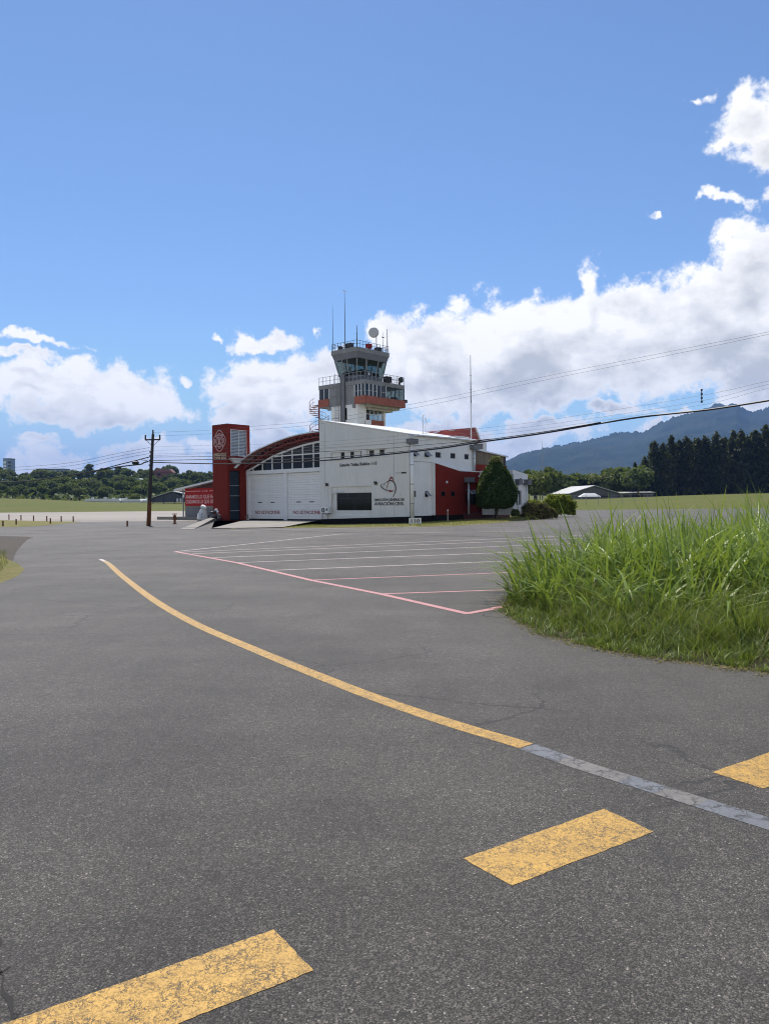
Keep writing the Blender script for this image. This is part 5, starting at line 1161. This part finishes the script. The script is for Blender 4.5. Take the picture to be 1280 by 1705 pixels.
db = scatter(front + [(12, 5.5), (9, 8), (4.2, 10.9), (2.6, 12)], 2400); dd_ = dist_edge(db)
me = blades('dry_grass', db, 0., np.where(dd_ < .35, .14, np.where(RNG.uniform(size=len(db)) < .3, .75, .4)) * RNG.uniform(.6, 1.2, len(db)), RNG.uniform(.004, .009, len(db)), RNG.uniform(.1, 1.0, len(db)), RNG.uniform(0, .8, len(db)), LM['dry'], 4)
tag(link('dry_grass', me), 'straw coloured dry stalks along the edge of the grass bank', 'grass', None, 'stuff')
ob = np.array([tuple(gp(*q)[:2]) for q in ((838, 985), (832, 980), (822, 962), (846, 1000), (850, 960), (845, 1005), (852, 940))]); k = len(ob)
ob = np.concatenate([ob[:3] + [.55, .1], ob[:3] + [.6, -.1], ob[3:] + .25]); k = len(ob)
me = blades('grass_stalk', ob, 0., RNG.uniform(.45, .85, k), np.full(k, .016), RNG.uniform(.35, .7, k), RNG.uniform(.4, .8, k), LM['tall'], 8, az=np.pi + RNG.normal(size=k) * .35)
tag(link('grass_stalk', me), 'few arching grass stalks leaning out over the pink parking lines', 'grass', None, 'stuff')
# crumbs of soil, dead blades and grit shed onto the asphalt along the bank
n_ = 1500; ei = RNG.integers(0, len(edge) - 1, n_); et = RNG.uniform(0, 1, n_)[:, None]; ea = np.array(edge)
lp0 = ea[ei] * (1 - et) + ea[ei + 1] * et + np.stack([-np.abs(RNG.normal(size=n_)) * .10, -np.abs(RNG.normal(size=n_)) * .12], 1) + .04
lv_, lf_ = cards(np.column_stack([lp0, RNG.uniform(.004, .014, n_)]), RNG.uniform(.010, .045, n_), np.array([0, 0, 1.]), .35, .3)
tag(link('grass_litter', raw('grass_litter', lv_, lf_, LM['dry'])), 'dead blades and grit scattered on the asphalt along the grass bank', 'litter', None, 'stuff')
# sparse blades on the lawn and the verge at the left
fr_, bk_ = LAWN; ln_ = 14000; i_ = RNG.uniform(0, len(fr_) - 1.001, ln_); s_ = RNG.uniform(0, 1, ln_) ** .8; k_ = i_.astype(int); f_ = (i_ - k_)[:, None]
fa_ = np.array([tuple(p[:2]) + (0,) for p in fr_]); ba_ = np.array([tuple(p[:2]) + (z,) for p, z in zip(bk_, BKZ)])
fp_ = fa_[k_] * (1 - f_) + fa_[k_ + 1] * f_; bp_ = ba_[k_] * (1 - f_) + ba_[k_ + 1] * f_; lw = fp_ + (bp_ - fp_) * s_[:, None]
me = blades('lawn_grass', lw[:, :2], lw[:, 2:3], RNG.uniform(.03, .13, ln_), RNG.uniform(.01, .02, ln_), RNG.uniform(.1, .6, ln_), RNG.uniform(0, .4, ln_), LM['lawn'], 2)
tag(link('lawn_grass', me), 'short dry looking lawn grass along the foot of the station', 'grass', None, 'stuff')
lv = scatter([(-8.6, 12), (-8.7, 17.2), (-10.3, 21), (-13.2, 26.8), (-22, 27.5), (-24, 12)], 16000)
me = blades('verge_grass', lv, 0., RNG.uniform(.05, .22, len(lv)), RNG.uniform(.008, .016, len(lv)), RNG.uniform(.1, .6, len(lv)), RNG.uniform(0, .5, len(lv)), LM['lawn'], 3)
tag(link('verge_grass', me), 'patchy yellow green grass on the verge at the left edge', 'grass', None, 'stuff')

# ------------------------------------------------------------------ far buildings
def bld(name, px, dist, label, cat='building', rz=0., dz=0.): p = ter(px, dist); p.z += dz; return empty(name, p, rz, label, cat)
g = bld('shed', 988, 300, 'grey gabled shed with a pale metal roof beside the far field', rz=R(8))
L_, W_, e_, r_ = 17., 9.5, 2.2, 5.0
b_ = MB(); b_.prism([(-W_, -1), (W_, -1), (W_, e_), (0, r_), (-W_, e_)], -.2, 22, lambda p, q, w: (p, w, q)); b_.build('wall', M['concwall'], g)
for s_ in (-1, 1):
    b_ = MB(); b_.hexa([(s_ * (W_ + 1.1), -1.2, e_ - .25), (0, -1.2, r_ + .05), (9 * (s_ > 0), 23, r_ + .05), (s_ * (W_ + 1.1) + 9 * (s_ > 0), 23, e_ - .25)], [(s_ * (W_ + 1.1), -1.2, e_), (0, -1.2, r_ + .3), (9 * (s_ > 0), 23, r_ + .3), (s_ * (W_ + 1.1) + 9 * (s_ > 0), 23, e_)]); b_.build('roof_slope', M['roofgrey'], g)
MB().box(2.5, 7.0, -.3, -.21, -1, 1.6).build('door_opening', M['inner'], g)
g = bld('canopy_tent', 981, 285, 'small white pitched canopy in front of the grey shed', 'canopy', dz=.6)
b_ = MB(); b_.hexa([(-3.8, -2, 0.4), (3.8, -2, .4), (3.8, 2, .4), (-3.8, 2, .4)], [(-1.8, -.6, 1.7), (1.8, -.6, 1.7), (1.8, .6, 1.7), (-1.8, .6, 1.7)]); b_.build('roof_sheet', M['papers'], g)
for x in (-3.5, 3.5): MB().box(x - .08, x + .08, -1.9, -1.7, -1.5, .4).build('post', M['steel'], g)
for px, w_, lb in ((1048, 5.5, 'low pale roofed shed right of the grey gabled shed'), (1070, 4.5, 'low flat roofed hut at the foot of the conifers')):
    g = bld('hut', px, 325, lb); MB().box(-w_, w_, 0, 8, -1, 1.7).build('wall', M['concwall'], g); b_ = MB(); b_.hexa([(-w_ - .6, -.8, 1.75), (w_ + .6, -.8, 1.75), (w_ + .6, 9, 2.3), (-w_ - .6, 9, 2.3)], [(-w_ - .6, -.8, 1.95), (w_ + .6, -.8, 1.95), (w_ + .6, 9, 2.5), (-w_ - .6, 9, 2.5)]); b_.build('roof', M['roofgrey'], g); MB().box(-w_ * .5, -w_ * .1, -.05, -.003, -.8, 1.2).build('opening', M['inner'], g)
fe = bld('field_fence', 895, 190, 'thin wire fence on posts behind the golden hedge', 'fence')
for x in np.arange(-6, 30, 3.): MB().tube([(x, 0, -.3), (x, 0, 2.4)], .05, 5).build('post', M['steel'], fe)
for z in (1.0, 1.7, 2.35): MB().tube([(-6, 0, z), (29, 0, z)], .02, 4).build('strand', M['steel'], fe)
mt = bld('distant_mast', 903, 330, 'faint slender mast standing in front of the mountain', 'mast'); MB().tube([(0, 0, 0), (0, 0, 13), (0, 0, 25)], [.28, .22, .05], 5).build('shaft', M['steel'], mt); MB().box(-.5, .5, -.05, .05, 12.9, 13.1).build('crossbar', M['steel'], mt)
# left: blue tower block, terrace block, red roofed house, greenhouses, hangar
g = bld('tower_block', 13, 900, 'slim blue glazed tower block on the skyline at the far left', 'tower block'); zt = (843 - 765) / FPX * 900 + 1.6 - g.location.z
MB().box(-4.6, 4.6, 0, 10, -2, zt).build('wall', M['glaze'], g)
for k in range(int((zt - 12) / 4)):
    z = 12 + k * 4
    MB().box(-4.1, -1.2, -.25, -.01, z, z + 2.4).build('window', M['white'], g); MB().box(.6, 4.1, -.25, -.01, z, z + 2.4).build('window', M['glassblue'], g)
MB().box(-4.8, 4.8, -.4, 10.4, zt + .003, zt + 1.0).build('roof', M['navy'], g)
g = bld('apartment_block', 86, 860, 'pale terraced block half hidden by trees on the hill skyline', 'building'); zt = (842 - 782) / FPX * 860 + 1.6 - g.location.z
MB().box(-16, 15, 0, 14, -2, zt).build('wall', M['glaze'], g)
for k in range(7): MB().box(-14.5 + k * 4.2, -12 + k * 4.2, -.3, -.01, zt - 4, zt - 1.2).build('window', M['white'] if k % 3 == 1 else M['glassblue'], g)
MB().box(-16.5, 15.5, -.8, 14.4, zt + .003, zt + .9).build('roof', M['navy'], g); MB().box(-27, -16.003, 2, 14, -2, zt - 4).build('side_wing', M['concwall'], g)
g = bld('house', 272, 690, 'house with a red brown roof among the hill trees', 'house', dz=6); MB().box(-8, 8, 0, 9, -6, 3).build('wall', M['roofrust'], g)
MB().prism([(-9, 2.9), (9, 2.9), (6, 6), (-5, 6.6)], -1, 10, lambda p, q, w: (p, w, q)).build('roof', M['roofrust'], g); MB().box(-5, -2, -.1, -.003, .4, 2).build('window', M['glassdark'], g)
g = bld('villa', 224, 560, 'pale green roofed house halfway up the wooded hill', 'house', dz=6.5); MB().box(-5, 5, 0, 8, -7, 1.6).build('wall', M['white'], g); MB().prism([(-7, 1.6), (7, 1.6), (3.5, 4.2), (-3.5, 4.2)], -1, 9, lambda p, q, w: (p, w, q)).build('roof', mat('pale_green_roof', (.30, .36, .27), .6, .1, .5), g); MB().box(-3, -1, -.1, -.003, -1, .8).build('window', M['glassdark'], g)
for i, (px, dist, w_, lb) in enumerate(((170, 412, 9.5, 'left low white greenhouse roof beyond the runway grass'), (205, 414, 9.5, 'middle low white greenhouse roof beyond the runway grass'), (262, 416, 11, 'right low white greenhouse roof below the dark hangar'))):
    g = bld('greenhouse', px, dist, lb, 'greenhouse'); MB().box(-w_, w_, 0, 12, -1, .6).build('wall', M['white'], g)
    b_ = MB(); b_.prism([(-w_ - .5, .55), (w_ + .5, .55), (w_ - .5, 1.8 - .5 * (i == 2)), (-w_ + 1, 1.9 - .5 * (i == 2))], -.6, 12, lambda p, q, w: (p, w, q)); b_.build('roof', M['papers'], g)
    for k in (-.6, .1): MB().box(w_ * k, w_ * k + 1.3, -.2, .5, 1.9, 2.7).build('vent', M['papers'], g)
g = bld('hangar', 281, 330, 'dark open hangar with a thin pale roof edge left of the annex', 'hangar', rz=R(5)); W_ = 8.2
MB().prism([(-W_ + .4, .6), (W_ - .4, .6), (W_ - .4, 2.3), (1.5, 5.0), (-W_ + .4, 2.2)], .4, 14, lambda p, q, w: (p, w, q)).build('wall', M['navy'], g)
for a, b in (((-W_ - 1, 1.9), (1.5, 5.2)), ((1.5, 5.2), (W_ + 1, 3.6))):
    MB().prism([a, b, (b[0], b[1] + .28), (a[0], a[1] + .28)], -1, 15, lambda p, q, w: (p, w, q)).build('roof_slope', M['roofgrey'], g)
for x in (-6.5, -2, 2.5, 6): MB().box(x - .15, x + .15, -.5, -.2, -1.5, 3.2).build('post', M['dark'], g)
for x in (3.2, 4.6): MB().box(x, x + .8, .2, .38, .8, 2.2).build('pale_window', M['papers'], g)

# ------------------------------------------------------------------ mountain
RID = [(700, 800), (780, 785), (845, 769), (880, 757), (910, 748), (925, 745), (960, 737), (1000, 727), (1020, 723), (1045, 722), (1070, 721), (1100, 707), (1140, 692), (1160, 687), (1185, 679), (1193, 675), (1225, 674), (1237, 684), (1247, 690), (1280, 682), (1330, 670), (1420, 660), (1520, 690), (1700, 730)]
RID = [(x, y) for x, y in RID]
az_t = np.array([ray(*q).x / ray(*q).y for q in RID]); el_t = np.array([ray(*q).z / ray(*q).y for q in RID])
NA, ND = 900, 130
at_ = np.linspace(.02, 1.35, NA); dt = np.linspace(2600, 8200, ND); AA, DD = np.meshgrid(at_, dt)
rid = np.interp(AA, az_t, el_t, left=.0, right=.02) * 5400
def fbm(x, y, oct=6):
    r = np.zeros_like(x); a = 1.; f = 1.
    for o in range(oct):
        c, s = math.cos(o * 1.3), math.sin(o * 1.3); xx, yy = (x * c - y * s) * f, (x * s + y * c) * f
        r += a * np.sin(xx + 1.7 * np.sin(yy * .8 + o)) * np.cos(yy * 1.1 + 1.3 * np.sin(xx * .7 + 2 * o)); a *= .5; f *= 2.03
    return r
XX = AA * DD; sl = np.clip((DD - 2700) / (5400 - 2700), 0, 1) ** 1.15; back = np.clip((DD - 5400) / 2800, 0, 1)
spur = fbm(XX * .0042, DD * .0018); fine = fbm(XX * .021, DD * .017, 4)
Hh = rid * (sl * (1 - .75 * back)) + spur * 105 * sl * (1 - sl * .97) * 1.7 + fine * 11 * sl * (1 - .55 * sl) + 16
ridge_trees = np.interp(at_, np.linspace(.02, 1.35, 1500), RNG.normal(size=1500)) * 5 + np.interp(at_, np.linspace(.02, 1.35, 300), RNG.normal(size=300)) * 5
Hh = Hh + ridge_trees[None, :] * np.exp(-((DD - 5400) / 120) ** 2)
Hh = np.where(DD > 5520, np.minimum(Hh, rid * (1 - .6 * back) + 16), Hh)
ix = np.arange(NA * ND).reshape(ND, NA); fcs = np.stack([ix[:-1, :-1], ix[:-1, 1:], ix[1:, 1:], ix[1:, :-1]], -1).reshape(-1, 4)
me = raw('mountain', np.stack([XX, DD, Hh], -1).reshape(-1, 3), fcs, M['mount']); me.polygons.foreach_set('use_smooth', [True] * len(fcs)); tag(link('mountain', me), kind='structure')
# low far ridge showing between the hill and the emblem tower
aa = np.linspace(-.40, -.12, 60); hh = 118 + 26 * np.sin(aa * 38) + 8 * np.sin(aa * 160); rv = []
for k, (d_, f) in enumerate(((4300, 0.), (5000, 1.), (5800, 0.))): rv.append(np.stack([aa * d_, 0 * aa + d_, hh * f + 20], 1))
ix = np.arange(180).reshape(3, 60); fcs = np.stack([ix[:-1, :-1], ix[:-1, 1:], ix[1:, 1:], ix[1:, :-1]], -1).reshape(-1, 4); tag(link('far_ridge', raw('far_ridge', np.concatenate(rv), fcs, M['mount'])), kind='structure')

# ------------------------------------------------------------------ haze
hm_ = bpy.data.materials.new('haze'); hm_.use_nodes = True; nt = hm_.node_tree; nt.nodes.clear(); pv_ = nt.nodes.new('ShaderNodeVolumePrincipled'); ou_ = nt.nodes.new('ShaderNodeOutputMaterial'); nt.links.new(pv_.outputs[0], ou_.inputs['Volume'])
pv_.inputs['Color'].default_value = (.25, .47, 1., 1); pv_.inputs['Density'].default_value = HAZE; pv_.inputs['Anisotropy'].default_value = .0
hz_ = MB().box(-15000, 15000, -400, 15000, -12, 900).build('haze', hm_); tag(hz_, 'pale blue haze of the air', 'haze', None, 'stuff')
